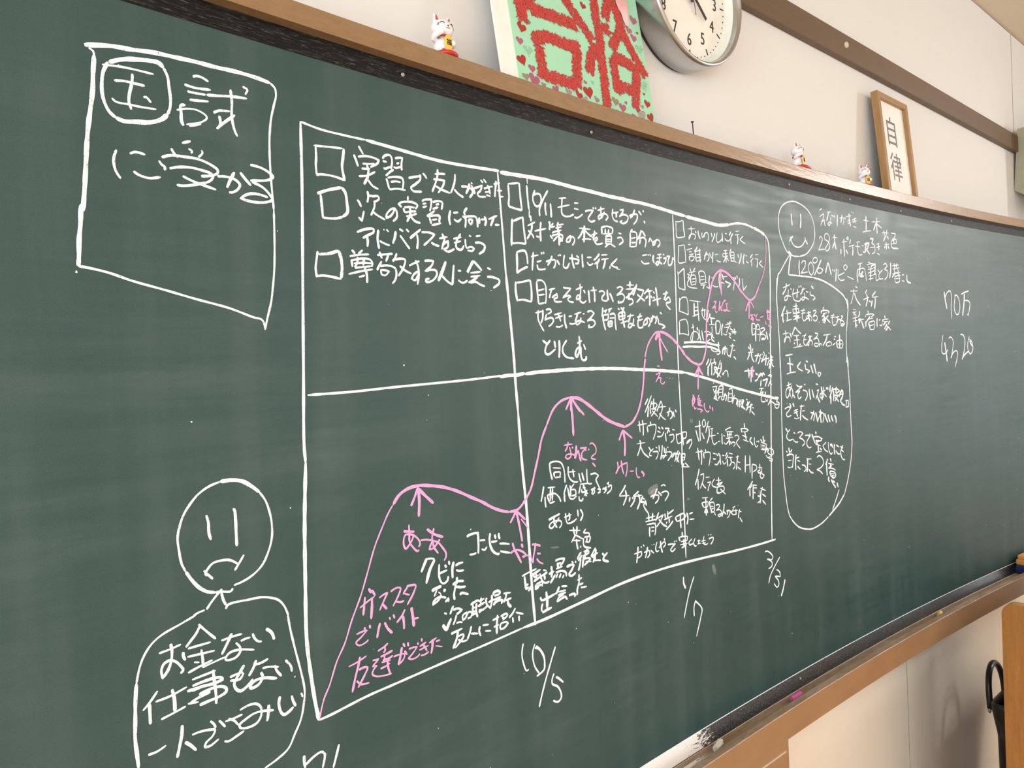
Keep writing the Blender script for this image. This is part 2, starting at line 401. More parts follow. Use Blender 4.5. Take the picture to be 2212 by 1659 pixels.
MAT['dust'] = white_patch_mat()
CHALK = [
  ('box_frame', 'white', '''48:-1197,355 -1185,358 -1171,361 -1150,363 -1128,366 -1106,367 -1083,368 -1058,368 -1033,369 -1007,368 -991,366;28:-991,366 -985,361 -984,352 -987,341 -992,322 -995,300 -996,281 -996,255 -995,230 -994,210;20:-1193,353 -1189,351 -1188,347 -1189,337;45:-1188,347 -1190,327 -1191,311 -1194,291 -1197,272 -1199,255 -1201,233 -1203,211 -1206,183;44:-1207,190 -1208,183 -1209,170 -1211,153 -1212,136 -1213,126;27:-1213,126 -1204,125 -1184,121 -1162,114 -1129,106 -1094,97 -1056,88 -1027,78 -1016,75 -1012,64;27:-994,210 -995,173 -997,138 -1000,116 -1003,98 -1008,81 -1013,63'''),
  ('box_text/0', 'white', '''24:-1181,339 -1167,341 -1154,342 -1129,342;29:-1170,325 -1160,327 -1150,327 -1139,327;32:-1151,337 -1152,327 -1155,315 -1156,306 -1154,298;24:-1173,306 -1169,303 -1157,303 -1144,303 -1128,304;24:-1141,314 -1138,315 -1133,310;48:-1174,343 -1167,347 -1157,351 -1144,354 -1131,356 -1123,356 -1118,352;33:-1118,352 -1114,343 -1113,332 -1112,319 -1113,309 -1116,301;48:-1116,301 -1123,294 -1136,288 -1149,286 -1162,284 -1170,286;36:-1170,286 -1176,291 -1180,299 -1182,308 -1182,319 -1180,332 -1175,343;31:-1086,350 -1082,352 -1076,352 -1068,349;30:-1096,339 -1084,338 -1066,340;30:-1093,332 -1084,332 -1072,333;30:-1091,323 -1082,324 -1069,326;36:-1096,316 -1101,314 -1101,306 -1101,297 -1099,292;22:-1106,308 -1095,312 -1083,313 -1073,309 -1072,306 -1079,300 -1096,294;22:-1093,293 -1086,295 -1079,298;32:-1071,333 -1058,335 -1042,338 -1022,340;32:-1042,346 -1041,332 -1042,315 -1041,306 -1039,298 -1036,292;26:-1027,353 -1021,351 -1024,344;30:-1064,314 -1057,318 -1044,320;34:-1057,312 -1056,304 -1058,298;33:-1061,296 -1052,305 -1038,317;28:-1171,252 -1174,243 -1174,235 -1172,228 -1168,222;27:-1158,250 -1152,253 -1142,252;29:-1155,232 -1150,229 -1139,227 -1127,230;29:-1102,272 -1092,276;23:-1095,267 -1091,265 -1092,262;24:-1080,268 -1079,265 -1084,259;31:-1114,264 -1111,259 -1107,255;31:-1125,252 -1115,256 -1101,257 -1084,257 -1070,253 -1062,248 -1063,244 -1072,240 -1082,238;30:-1128,248 -1125,244 -1122,242 -1122,238;31:-1117,241 -1108,244 -1094,246 -1081,245 -1071,243 -1068,240 -1072,234 -1087,228 -1103,224 -1110,224;31:-1103,235 -1092,231 -1079,228 -1065,225;32:-1063,241 -1052,242 -1041,240 -1036,235 -1039,229 -1045,225 -1050,224;37:-1042,249 -1048,238 -1052,229;34:-1035,250 -1030,244 -1022,236;33:-1022,261 -1010,260 -999,256 -993,251 -1000,246 -1023,242;33:-1021,241 -1007,236 -998,228 -995,223 -1006,218 -1024,217 -1036,219 -1027,225 -1015,227 -1001,225'''),
  ('sad_face', 'white', '''27:-1067,-236 -1056,-234 -1043,-229 -1031,-220 -1022,-205 -1017,-190 -1016,-175 -1018,-159 -1023,-143 -1030,-132;46:-1030,-132 -1039,-124 -1051,-116 -1064,-113 -1077,-113;27:-1077,-113 -1091,-117 -1103,-124 -1112,-133 -1120,-144 -1125,-156 -1128,-169 -1127,-184 -1125,-198 -1121,-208;39:-1121,-208 -1114,-220 -1107,-229 -1098,-236 -1089,-239;28:-1089,-239 -1081,-240 -1071,-242 -1068,-239;33:-1095,-149 -1093,-158 -1093,-169 -1091,-178;37:-1064,-147 -1062,-148 -1061,-160 -1061,-176 -1061,-191;28:-1097,-218 -1099,-215 -1096,-210 -1090,-205 -1081,-204 -1072,-205 -1066,-208 -1060,-213;30:-1053,-203 -1058,-210 -1065,-219;28:-1101,-211 -1097,-216 -1091,-223;28:-1081,-237 -1088,-243 -1095,-250 -1100,-256;30:-1082,-241 -1080,-250 -1077,-257;27:-1078,-261 -1075,-257 -1068,-256 -1051,-257 -1035,-258 -1021,-262 -1012,-267 -1005,-276 -1000,-289;25:-1102,-256 -1109,-257 -1115,-259;24:-1112,-259 -1131,-265 -1150,-271 -1161,-278 -1169,-288 -1174,-299 -1178,-315;39:-1178,-315 -1180,-335 -1181,-354 -1182,-374 -1181,-389 -1180,-405;28:-1001,-288 -998,-309 -992,-339 -986,-367 -983,-388 -985,-404 -990,-422 -999,-437 -1008,-451 -1022,-458 -1040,-463;28:-988,-389 -986,-395'''),
  ('sad_text/0', 'white', '''25:-1154,-290 -1142,-289 -1130,-287;32:-1141,-283 -1140,-291 -1141,-301 -1145,-311 -1151,-318;30:-1151,-319 -1152,-309 -1149,-303 -1143,-301 -1137,-304 -1132,-310 -1129,-316 -1132,-319;32:-1128,-296 -1128,-301 -1126,-306;30:-1108,-272 -1113,-280 -1119,-286 -1125,-292;28:-1110,-270 -1105,-276 -1099,-283 -1091,-292;26:-1123,-294 -1111,-294 -1097,-294;26:-1124,-303 -1109,-304 -1093,-305;29:-1108,-299 -1107,-310 -1107,-320;21:-1117,-311 -1111,-313;27:-1124,-321 -1112,-318 -1096,-315;22:-1108,-320 -1096,-318 -1081,-316;27:-1085,-296 -1072,-295 -1060,-295;36:-1072,-291 -1078,-301 -1085,-312;28:-1062,-303 -1057,-302 -1050,-302;28:-1068,-303 -1063,-310 -1063,-315 -1068,-320 -1076,-321 -1081,-319 -1078,-314 -1072,-312 -1062,-313 -1046,-318;29:-1047,-298 -1045,-304 -1041,-309 -1036,-311;41:-1030,-297 -1023,-304 -1020,-313;26:-1173,-346 -1166,-340 -1157,-330;37:-1166,-341 -1166,-352 -1166,-363;26:-1160,-341 -1144,-340 -1126,-336;38:-1142,-333 -1140,-344 -1140,-359;26:-1155,-362 -1143,-360 -1128,-357;26:-1120,-330 -1107,-329 -1093,-328;34:-1120,-337 -1108,-336 -1096,-336 -1087,-338 -1085,-341 -1096,-342 -1112,-341 -1126,-341;34:-1121,-342 -1108,-341 -1096,-342 -1086,-341;34:-1113,-349 -1100,-347 -1088,-348 -1082,-352 -1082,-356 -1090,-359 -1103,-360 -1113,-361;33:-1123,-355 -1113,-352 -1100,-350;27:-1126,-355 -1114,-357;34:-1096,-326 -1095,-340 -1094,-354 -1094,-366;27:-1077,-341 -1068,-340 -1061,-340;28:-1077,-345 -1065,-347 -1060,-341;35:-1059,-332 -1066,-341 -1072,-350 -1070,-357 -1065,-361 -1058,-359 -1049,-352;38:-1044,-331 -1048,-339 -1054,-347;28:-1047,-336 -1038,-336 -1029,-334;27:-1037,-343 -1028,-344 -1016,-348;31:-1021,-344 -1019,-351 -1013,-360;36:-1039,-347 -1037,-354 -1043,-361 -1052,-362 -1053,-359 -1047,-355 -1036,-355 -1019,-361;32:-1007,-342 -1000,-352 -999,-359;30:-996,-366 -995,-367;26:-1170,-395 -1161,-395 -1151,-392;36:-1133,-376 -1134,-387 -1137,-399 -1140,-410;34:-1131,-396 -1125,-402 -1119,-410;27:-1123,-391 -1113,-391 -1102,-393 -1097,-395 -1100,-401 -1108,-406 -1109,-410 -1103,-411 -1093,-407;29:-1102,-383 -1098,-388 -1096,-393;30:-1092,-386 -1089,-390 -1085,-396;26:-1085,-390 -1075,-390 -1064,-389;28:-1081,-388 -1074,-393 -1070,-399;31:-1069,-402 -1068,-399 -1070,-400;28:-1087,-412 -1082,-414 -1073,-412 -1063,-409;29:-1067,-383 -1055,-381 -1046,-383 -1041,-389 -1041,-398 -1046,-405 -1057,-407 -1067,-404 -1068,-400 -1060,-396 -1048,-393 -1035,-395 -1025,-398;40:-1031,-389 -1032,-399 -1034,-408;37:-1016,-384 -1018,-392 -1016,-403 -1012,-408 -1006,-407 -999,-403;34:-1001,-388 -999,-396 -996,-403'''),
  ('axis_dates/0', 'white', '''37:-988,-468 -988,-477 -987,-484;33:-987,-481 -975,-475 -964,-473 -960,-476;34:-960,-476 -959,-479 -963,-494;34:-938,-473 -943,-487 -948,-500'''),
  ('axis_dates/1', 'white', '''31:-598,-439 -600,-445 -602,-456 -600,-469 -593,-485 -588,-484;30:-572,-447 -577,-457 -578,-468 -574,-484 -564,-499;40:-573,-453 -563,-458 -554,-470 -551,-481 -552,-490;36:-569,-451 -559,-462 -552,-477 -551,-486 -553,-495 -562,-499 -571,-501;36:-524,-465 -535,-485 -549,-511 -560,-534 -568,-553;36:-530,-509 -535,-517 -535,-525 -531,-528 -522,-534 -515,-547 -515,-555 -521,-559 -527,-558 -535,-553;38:-526,-516 -520,-520 -508,-531'''),
  ('axis_dates/2', 'white', '''47:-150,-429 -150,-442 -144,-454;34:-114,-436 -131,-462 -142,-485 -153,-512;35:-118,-517 -118,-499 -112,-487 -90,-509 -95,-524 -113,-560'''),
  ('axis_dates/3', 'white', '''34:163,-439 170,-438 186,-446 196,-457 189,-463;36:189,-462 170,-457;34:178,-460 191,-468 190,-477 175,-480;34:226,-463 200,-482 182,-498 174,-514;34:209,-488 224,-499 225,-509 202,-503;34:202,-503 217,-518 217,-528 208,-530 197,-519;52:246,-520 236,-541 226,-556'''),
  ('grid', 'white', '''30:-952,327 -925,323 -891,322 -855,322;47:-855,322 -802,319 -727,315 -650,317 -608,319;66:-606,317 -576,318 -546,319 -511,320 -470,319 -427,317 -383,316 -336,314 -300,314 -276,313 -237,313 -198,311 -157,308 -121,305 -97,304;73:-97,303 -32,300 25,297 65,302;53:65,302 96,308 130,309 164,304;68:164,304 191,299 211,292;45:211,292 224,280 228,253 228,194 221,85 216,-23 207,-184 198,-346 195,-415;41:-952,327 -954,246 -959,129 -964,12 -968,-81 -967,-104;51:-967,-104 -972,-174 -975,-249 -977,-325 -974,-366 -969,-409 -965,-432;34:-965,-432 -945,-431 -895,-426 -842,-424 -768,-421 -677,-418 -597,-414;49:-597,-414 -543,-413 -450,-407 -334,-399 -205,-399 -78,-405 26,-412 139,-417 211,-418;34:-960,-19 -895,-18 -828,-15 -745,-12 -692,-10 -654,-8 -620,-6;56:-625,-8 -606,-6 -588,-6 -569,-4;61:-569,-5 -540,-3 -499,-2 -457,-1 -413,-1 -356,-2 -308,-4 -257,-7 -218,-9 -178,-12 -118,-17;57:-118,-17 -36,-33 68,-57 162,-76 242,-91;39:-611,319 -607,252 -604,194 -602,150;56:-602,157 -599,117 -595,64 -592,17 -591,-17 -588,-66;57:-588,-66 -584,-149 -578,-225 -575,-301 -573,-355 -569,-417;38:-140,302 -139,250 -139,156 -140,63 -140,-31;38:-140,-31 -138,-106 -139,-199 -140,-275 -139,-341 -139,-393'''),
  ('list_first/0', 'white', '''28:-935,300 -915,302 -892,304;41:-890,304 -892,292 -894,279 -891,262;30:-890,262 -908,265 -929,264 -932,262;33:-932,300 -932,285 -933,275 -932,262;41:-933,239 -916,246 -896,252;44:-896,252 -891,246 -889,232 -889,220 -897,213;33:-897,213 -907,210 -917,209 -926,209;36:-928,239 -927,225 -926,208;32:-936,165 -938,155 -940,143 -939,131;40:-935,161 -920,163 -905,168;46:-905,168 -902,158 -901,146 -903,132;33:-903,131 -917,133 -929,134 -939,133;34:-867,312 -863,306 -860,302;38:-875,299 -872,292 -869,284;32:-869,297 -857,300 -844,300 -835,298 -838,293 -850,286;28:-862,289 -853,290 -842,292;28:-864,282 -856,283 -850,284;30:-869,271 -855,274 -842,281;38:-855,289 -853,281 -855,271 -858,266 -861,261;33:-854,268 -847,261 -838,258;33:-829,301 -825,306 -816,308 -813,303 -814,294 -816,289;30:-829,298 -824,298 -822,298;30:-828,289 -825,288 -817,292;33:-808,305 -802,307 -795,308 -797,299 -797,290;31:-806,298 -801,300;29:-811,293 -806,292 -799,295;34:-811,289 -817,285 -825,278;36:-824,275 -822,269 -820,261;33:-822,276 -810,279 -797,279 -795,274 -797,264;29:-817,271 -808,273 -800,273;29:-820,260 -806,263 -792,263;34:-786,281 -776,284 -765,286 -765,282 -774,274 -782,268 -779,264 -769,264 -763,265;34:-760,292 -756,289 -753,285;33:-766,289 -763,286;31:-738,294 -728,296 -718,297;35:-732,302 -733,292 -737,281 -744,267;35:-741,286 -730,287 -720,287 -723,279 -733,267;35:-738,277 -726,273 -710,270;36:-699,300 -700,290 -704,279 -709,270;38:-702,277 -694,271 -684,267;37:-688,283 -678,284 -668,282 -665,277 -672,268;43:-671,290 -673,283 -679,273;43:-668,288 -662,280 -661,275;34:-668,292 -665,290;33:-662,284 -653,287 -645,291 -649,282 -655,277 -653,273 -638,274;37:-648,299 -643,295;37:-642,301 -636,296;31:-642,286 -631,290 -623,292;30:-640,281 -630,283;40:-634,293 -630,285 -629,279;31:-638,277 -628,276;31:-621,296 -607,300;41:-615,302 -617,290 -619,276;30:-614,287 -603,288;30:-611,278 -600,279;33:-873,239 -870,236 -867,230;33:-872,216 -867,211 -863,225;35:-856,253 -855,246 -857,237;32:-855,247 -848,247 -839,248 -838,244 -847,239;32:-845,240 -846,232 -849,226 -852,220;32:-849,226 -842,222 -829,217;32:-812,235 -818,233 -826,225 -827,220 -820,223 -814,230 -812,235 -809,231 -809,223 -816,216;38:-788,255 -789,249;33:-806,240 -802,244 -789,247 -778,247 -772,244 -776,238;35:-804,241 -800,238;30:-796,238 -786,240 -777,240;37:-797,237 -795,231;31:-795,231 -783,234 -775,235;38:-786,240 -785,231 -792,218;31:-793,226 -784,228 -774,232;34:-785,227 -778,221 -768,219;34:-764,251 -758,254 -746,256 -747,247 -750,238;31:-763,247 -756,249;32:-763,242 -755,245;35:-744,252 -735,255 -726,254 -728,243;33:-739,249 -732,251;33:-745,242 -734,246;35:-741,240 -748,235 -756,230;35:-754,230 -742,233 -732,233 -733,226 -732,221;39:-751,229 -748,220;31:-747,226 -737,228;32:-748,218 -730,223;41:-711,244 -714,232 -712,222;32:-706,241 -696,243;32:-705,232 -698,229 -690,234;42:-678,252 -684,244 -682,240;42:-688,238 -682,236 -683,221;37:-682,238 -670,240 -661,240 -658,233 -658,224;42:-676,235 -674,228;37:-676,235 -668,235 -670,229 -674,227;44:-654,240 -654,230;34:-651,237 -640,239;45:-643,243 -640,236 -643,228;37:-635,239 -616,247;44:-623,244 -627,236 -631,229;34:-622,232 -612,233;35:-876,195 -864,200 -849,202 -849,198 -858,193 -867,188;38:-860,191 -859,185 -860,177;39:-841,202 -843,189 -841,176;31:-840,187 -832,184 -823,182;28:-833,203 -831,203;30:-828,204 -824,201;40:-812,203 -814,194 -818,185;35:-805,198 -797,189 -789,180;30:-806,207 -799,204;31:-794,208 -789,204;39:-768,210 -779,202 -788,195;38:-775,202 -774,193 -776,181;34:-767,206 -753,207 -743,205 -749,199 -764,187;34:-750,193 -743,190 -735,189;32:-735,200 -719,204;40:-729,208 -725,200 -729,189;35:-731,184 -727,192 -718,198 -719,189 -727,185 -719,182 -706,187;33:-708,202 -692,206;33:-707,196 -693,200;36:-693,211 -702,198 -702,189 -693,187 -687,194;32:-677,210 -672,209;32:-684,204 -684,197 -682,191 -673,193 -667,191 -671,187 -681,187;30:-663,210 -653,212;41:-665,200 -654,201 -645,197 -647,190 -658,183;32:-885,171 -880,166;32:-868,172 -875,166;28:-889,162 -874,165 -858,167;33:-886,157 -885,148;31:-888,156 -872,160 -857,160 -853,155 -855,150;33:-876,162 -878,153 -882,148;34:-866,162 -868,151;28:-883,153 -866,155 -854,155;29:-882,147 -869,149 -856,151;29:-892,138 -873,143 -853,147;42:-866,148 -863,140 -863,128;29:-876,135 -866,138;33:-845,167 -832,169 -819,171;35:-841,172 -837,163;35:-826,169 -831,159;34:-838,159 -844,150 -846,146;32:-841,152 -829,154 -816,151 -814,143 -817,134 -822,129;31:-840,147 -839,140;28:-841,147 -832,147 -826,146 -833,140 -840,141;39:-812,172 -816,164 -820,160;33:-816,163 -806,165 -798,164 -802,152 -811,140;33:-808,155 -799,149 -788,145;32:-792,156 -781,161 -773,164;37:-780,165 -776,157 -775,145 -778,130;33:-777,149 -784,144 -788,138 -782,136 -776,144;34:-764,165 -756,166 -747,166 -751,159 -763,150 -751,153 -743,152 -742,146 -751,137 -762,135 -762,138 -756,140;52:-724,167 -731,153 -740,137;37:-733,146 -723,138 -713,133;41:-709,163 -711,149 -713,133;28:-702,155 -695,155;32:-702,141 -693,137 -683,141;55:-670,172 -677,162 -683,153;40:-670,172 -661,165 -653,158;33:-677,153 -656,156;33:-677,147 -657,150;37:-662,148 -674,141 -682,138;37:-678,138 -667,140 -657,136 -648,134;32:-642,163 -634,161;38:-643,149 -630,149 -617,145 -618,140 -631,132'''),
  ('list_second/0', 'white', '''34:-590,301 -564,306;40:-564,306 -563,291 -562,278 -560,262;39:-589,300 -588,281 -589,266 -581,264 -560,262;41:-547,305 -546,287 -544,265;22:-546,322 -545,307;27:-543,265 -544,252;36:-528,299 -533,290 -533,280 -527,273 -519,275 -514,284 -516,293 -524,294 -532,290;40:-497,303 -511,284 -519,269 -519,257;42:-504,282 -505,271 -503,260;43:-492,282 -491,270 -491,258;29:-471,293 -452,296;31:-475,277 -444,285;35:-462,295 -464,280 -464,268 -456,264 -443,266 -434,270;30:-432,290 -421,291;31:-433,280 -421,280;33:-433,265 -424,265 -410,273;35:-404,278 -396,281 -381,283 -390,274 -396,266 -389,262 -377,265;39:-383,288 -379,286;42:-376,289 -373,286;32:-370,284 -350,290;46:-360,292 -360,280 -358,271;36:-350,284 -358,274 -367,268 -368,273 -357,279 -346,280 -341,276 -348,268;32:-331,283 -310,288;47:-316,288 -317,277;36:-326,292 -328,278 -322,271 -313,270;36:-307,292 -295,294 -298,289 -308,280 -295,285 -282,282 -286,273 -298,268 -307,270 -300,273;37:-279,284 -264,289 -254,289 -256,279 -267,269;45:-261,298 -267,288 -276,280;43:-250,297 -241,290;49:-236,300 -234,296;46:-234,280 -231,275;39:-582,242 -560,251;47:-583,246 -585,228 -587,202;40:-559,252 -558,237 -556,220 -554,208;34:-586,206 -570,208 -554,208;41:-541,256 -540,246;33:-549,238 -531,246;40:-538,242 -540,232 -551,216;38:-548,231 -538,224 -535,219;33:-533,231 -505,238;44:-517,248 -519,233 -519,215;32:-530,223 -522,222;42:-499,248 -495,250 -497,236;31:-493,241 -483,244;40:-487,249 -494,241;31:-482,241 -466,245;41:-474,252 -478,244;30:-474,247 -461,250;31:-491,232 -483,235 -467,239;51:-476,243 -474,230 -474,212;40:-496,228 -490,222;34:-492,227 -477,231 -465,230 -467,222 -473,219;38:-477,228 -489,218;40:-473,227 -465,220;35:-444,232 -454,225 -456,220 -448,221 -442,230 -435,228 -435,222 -441,215;30:-422,247 -391,248;53:-407,253 -408,238 -410,223;41:-409,247 -419,234 -426,228;38:-406,245 -399,240 -388,235;29:-415,228 -402,230 -390,230;33:-389,238 -373,243;45:-380,247 -381,239 -387,232;35:-386,229 -374,235 -373,232 -381,227 -375,223 -358,226;46:-360,256 -360,242;36:-360,255 -342,258 -329,255 -331,246;46:-350,253 -350,244;46:-340,253 -342,245;30:-358,243 -330,246;46:-349,239 -350,225;41:-351,239 -334,241 -335,228;29:-348,234 -335,235;29:-349,230 -334,231;30:-351,225 -333,227;38:-342,226 -353,219;37:-335,226 -323,222;33:-313,249 -304,248;36:-317,239 -305,241 -300,235 -308,229 -313,227;45:-271,260 -277,253;48:-278,253 -278,239 -280,225;37:-277,255 -259,254 -258,242 -262,227;32:-275,242 -262,245;32:-275,234 -261,236;31:-278,226 -262,228;47:-243,261 -249,250 -257,241;45:-241,260 -231,250;37:-252,244 -236,247 -230,242 -234,228;48:-247,243 -251,233;36:-222,239 -217,248 -205,236;37:-199,244 -208,240 -209,234 -203,237 -197,246 -187,245 -186,239 -194,232;39:-577,192 -569,195 -557,196 -553,188 -552,175;47:-576,192 -576,177 -577,158;40:-577,159 -569,164 -552,171;30:-544,188 -526,192;41:-538,196 -540,181 -542,165;32:-531,180 -519,183;34:-530,176 -528,169 -520,168 -510,170;39:-520,197 -517,194;39:-515,198 -512,195;34:-509,182 -494,186 -486,186 -486,178 -491,172;40:-493,193 -498,184 -505,176;39:-482,187 -475,179;37:-479,196 -476,194;37:-475,197 -471,195;34:-462,197 -465,185 -465,176 -457,175 -450,184;35:-451,192 -435,192 -425,191 -428,185 -436,184;43:-443,200 -442,187 -438,175;35:-432,198 -425,195;44:-416,202 -416,191 -415,178;30:-404,197 -391,198;32:-404,189 -398,184 -387,187;40:-369,206 -379,197 -386,193;45:-369,197 -376,187 -376,178;38:-376,191 -384,186;30:-365,204 -347,206;30:-365,196 -344,199;45:-353,197 -356,188 -361,179;36:-319,201 -330,193 -338,188 -328,185 -318,184;45:-340,186 -342,180;17:-323,182 -311,181;32:-244,212 -228,215;33:-248,202 -239,197 -222,199;49:-225,216 -224,213;46:-220,217 -217,213;50:-208,216 -210,206 -206,200;32:-196,217 -182,219;32:-199,210 -181,213;37:-188,217 -190,204 -197,197 -202,199 -195,204 -181,200;40:-178,220 -173,218;38:-177,211 -167,213 -171,204 -177,200;38:-166,216 -155,217 -161,208 -159,199 -150,202 -145,215 -140,211;35:-579,143 -562,146 -548,149;47:-581,145 -582,131 -579,113;44:-548,149 -546,136 -546,123 -547,113;35:-578,115 -564,116 -547,113;41:-533,148 -532,129 -530,110;34:-533,149 -521,150 -513,144 -511,130 -512,119 -514,111;31:-532,132 -515,136;30:-531,125 -514,127;30:-530,110 -515,113;30:-505,135 -489,138;41:-497,138 -500,131 -504,121;34:-498,122 -485,129 -484,123 -492,120 -490,116 -473,116;32:-469,141 -464,140 -449,140 -460,131 -471,123 -456,127 -450,126 -458,121 -454,117 -443,116;33:-437,138 -418,144;35:-425,149 -424,135 -430,122 -436,122 -433,128 -425,128 -426,119 -417,116 -410,120;42:-416,139 -412,133;44:-403,139 -402,127 -401,116;30:-398,138 -380,140;45:-390,146 -387,134 -387,118;35:-375,137 -364,139 -359,135 -367,127 -366,123 -353,122 -350,128;46:-351,142 -351,132 -348,123;44:-345,136 -341,131 -335,120;36:-324,146 -313,149 -306,146 -314,139 -325,133 -309,136 -302,131 -307,122 -322,119 -319,123;29:-295,153 -273,154;48:-284,161 -285,148;30:-298,145 -263,148;41:-265,153 -284,137 -299,128;31:-292,136 -276,138;36:-287,132 -292,127 -280,127 -277,121 -290,115;47:-264,156 -271,142 -277,134;37:-263,147 -243,145 -251,133 -267,121;40:-264,137 -251,130 -241,125;42:-227,149 -243,138;31:-238,143 -216,146;49:-226,147 -225,131 -226,116;43:-230,135 -239,129;44:-222,136 -217,131;41:-214,144 -209,141;41:-214,134 -209,131;50:-205,153 -202,136 -200,116;33:-218,126 -189,132;33:-183,140 -165,144;49:-170,147 -175,136 -180,129;38:-177,127 -163,135 -159,126 -172,123 -171,118 -159,110;30:-539,95 -520,99;33:-532,100 -533,86 -529,77 -520,65;41:-521,101 -522,87 -527,78;34:-514,101 -503,102 -501,98 -510,94;34:-512,94 -517,84 -500,88 -496,84 -501,77 -509,73;32:-494,93 -475,97;32:-492,87 -473,92;41:-485,97 -481,89 -478,82;31:-491,73 -480,73 -473,76;42:-468,95 -468,83 -464,70;30:-458,91 -449,92;30:-457,79 -448,78 -437,81;32:-443,95 -425,99;42:-434,98 -437,90 -442,82;34:-416,97 -421,96;35:-426,90 -428,82 -437,77 -439,81 -430,84 -416,81;35:-409,100 -398,102 -390,98 -401,89 -410,84 -395,86 -388,81 -395,74 -407,73 -404,78;45:-366,109 -367,100 -369,92;33:-364,102 -354,105;43:-355,106 -360,99;34:-352,105 -340,108;43:-344,107 -350,100;45:-366,96 -365,82 -360,68;35:-365,95 -350,97 -353,88 -366,86;36:-347,97 -333,98 -332,82 -330,68;31:-348,90 -333,91;45:-353,83 -351,74;39:-353,83 -341,84 -342,76;30:-351,79 -341,80;32:-351,74 -340,76;40:-323,109 -318,106;43:-314,111 -311,107;43:-304,111 -311,104;46:-322,99 -320,87;39:-322,99 -304,102 -304,89;32:-321,93 -304,96;32:-320,87 -304,90;33:-317,81 -295,86;46:-311,103 -309,87 -305,73;32:-297,94 -276,97;46:-286,99 -290,89 -295,83;36:-277,91 -280,81 -290,73 -295,75 -290,81 -275,77;34:-267,93 -251,96;33:-267,86 -249,90;37:-256,101 -265,83 -263,74 -252,74 -248,79;37:-238,92 -247,83 -246,79 -236,83 -236,92 -228,90 -227,82 -234,75;37:-225,91 -212,95 -207,89 -212,81;48:-217,98 -220,90 -224,84;47:-206,97 -202,91;40:-195,104 -188,101;37:-201,92 -199,82 -188,80 -179,76 -190,72;42:-525,50 -513,43;40:-506,50 -517,39 -519,29 -512,26 -494,35;49:-496,49 -494,37;50:-484,50 -484,36 -486,20;40:-465,50 -475,39 -476,29 -467,21 -448,18;40:-439,44 -426,49;45:-433,58 -432,43 -435,28 -441,21 -444,25 -439,35 -430,37 -430,24 -426,15 -417,16 -416,22;42:-422,43 -417,33'''),
  ('curve', 'pink', '''24:-965,-432 -957,-408 -948,-393 -936,-366 -923,-346 -911,-319 -895,-289 -882,-258 -870,-229 -857,-206 -846,-188 -837,-177;47:-837,-177 -827,-166 -812,-159 -793,-157 -771,-160 -745,-166 -719,-176 -697,-187 -674,-198 -651,-211 -632,-219 -617,-223;44:-617,-223 -598,-222 -580,-209 -566,-192 -556,-167 -546,-141 -537,-115 -524,-93;44:-524,-93 -506,-67 -486,-54 -464,-49;60:-464,-49 -441,-52 -417,-64 -393,-79 -368,-94 -343,-104 -316,-112;48:-316,-112 -294,-105 -276,-87 -265,-66 -257,-39 -252,-8 -247,14;39:-248,16 -239,37 -225,54 -211,64 -197,66;59:-197,66 -181,63 -160,54 -141,41;60:-141,41 -130,32 -116,18;53:-116,18 -92,4 -71,-2;51:-71,-2 -59,0 -49,12 -40,35 -36,81 -31,115 -18,150 -13,162;57:-19,149 -6,177 10,193 25,199 39,198 58,191 78,178 105,154;49:97,162 120,146 137,139 154,144 168,158 176,170;29:164,156 179,174 199,203 211,239 214,264 212,287'''),
  ('arrows/0', 'pink', '''50:-793,-159 -792,-178 -794,-201;41:-793,-159 -802,-176 -807,-184;47:-793,-161 -782,-172 -767,-186'''),
  ('arrows/1', 'pink', '''47:-602,-223 -596,-248 -591,-275;44:-602,-224 -609,-233 -616,-241;41:-602,-224 -592,-232 -582,-241;29:-592,-238 -584,-247 -576,-256'''),
  ('arrows/2', 'pink', '''67:-460,-48 -461,-63 -461,-74;43:-461,-50 -468,-60 -475,-70;52:-458,-51 -448,-64 -436,-76;56:-462,-50 -459,-83 -458,-116;40:-453,-59 -442,-69 -428,-82'''),
  ('arrows/3', 'pink', '''55:-322,-117 -318,-140 -320,-166;47:-322,-117 -329,-126 -335,-136;41:-322,-118 -310,-126 -296,-135'''),
  ('arrows/4', 'pink', '''65:-199,64 -199,41 -194,9;73:-202,63 -209,55 -213,49;36:-198,54 -188,41 -174,25'''),
  ('arrows/5', 'pink', '''49:-70,-9 -73,-33 -75,-54;39:-70,-11 -79,-19 -86,-28;36:-70,-11 -63,-18 -55,-24'''),
  ('arrows/6', 'pink', '''52:25,198 24,173 24,148;44:25,164 25,145'''),
  ('arrows/7', 'pink', '''50:135,138 133,119 131,96;52:134,136 125,125 118,113;36:137,137 146,130 152,121'''),
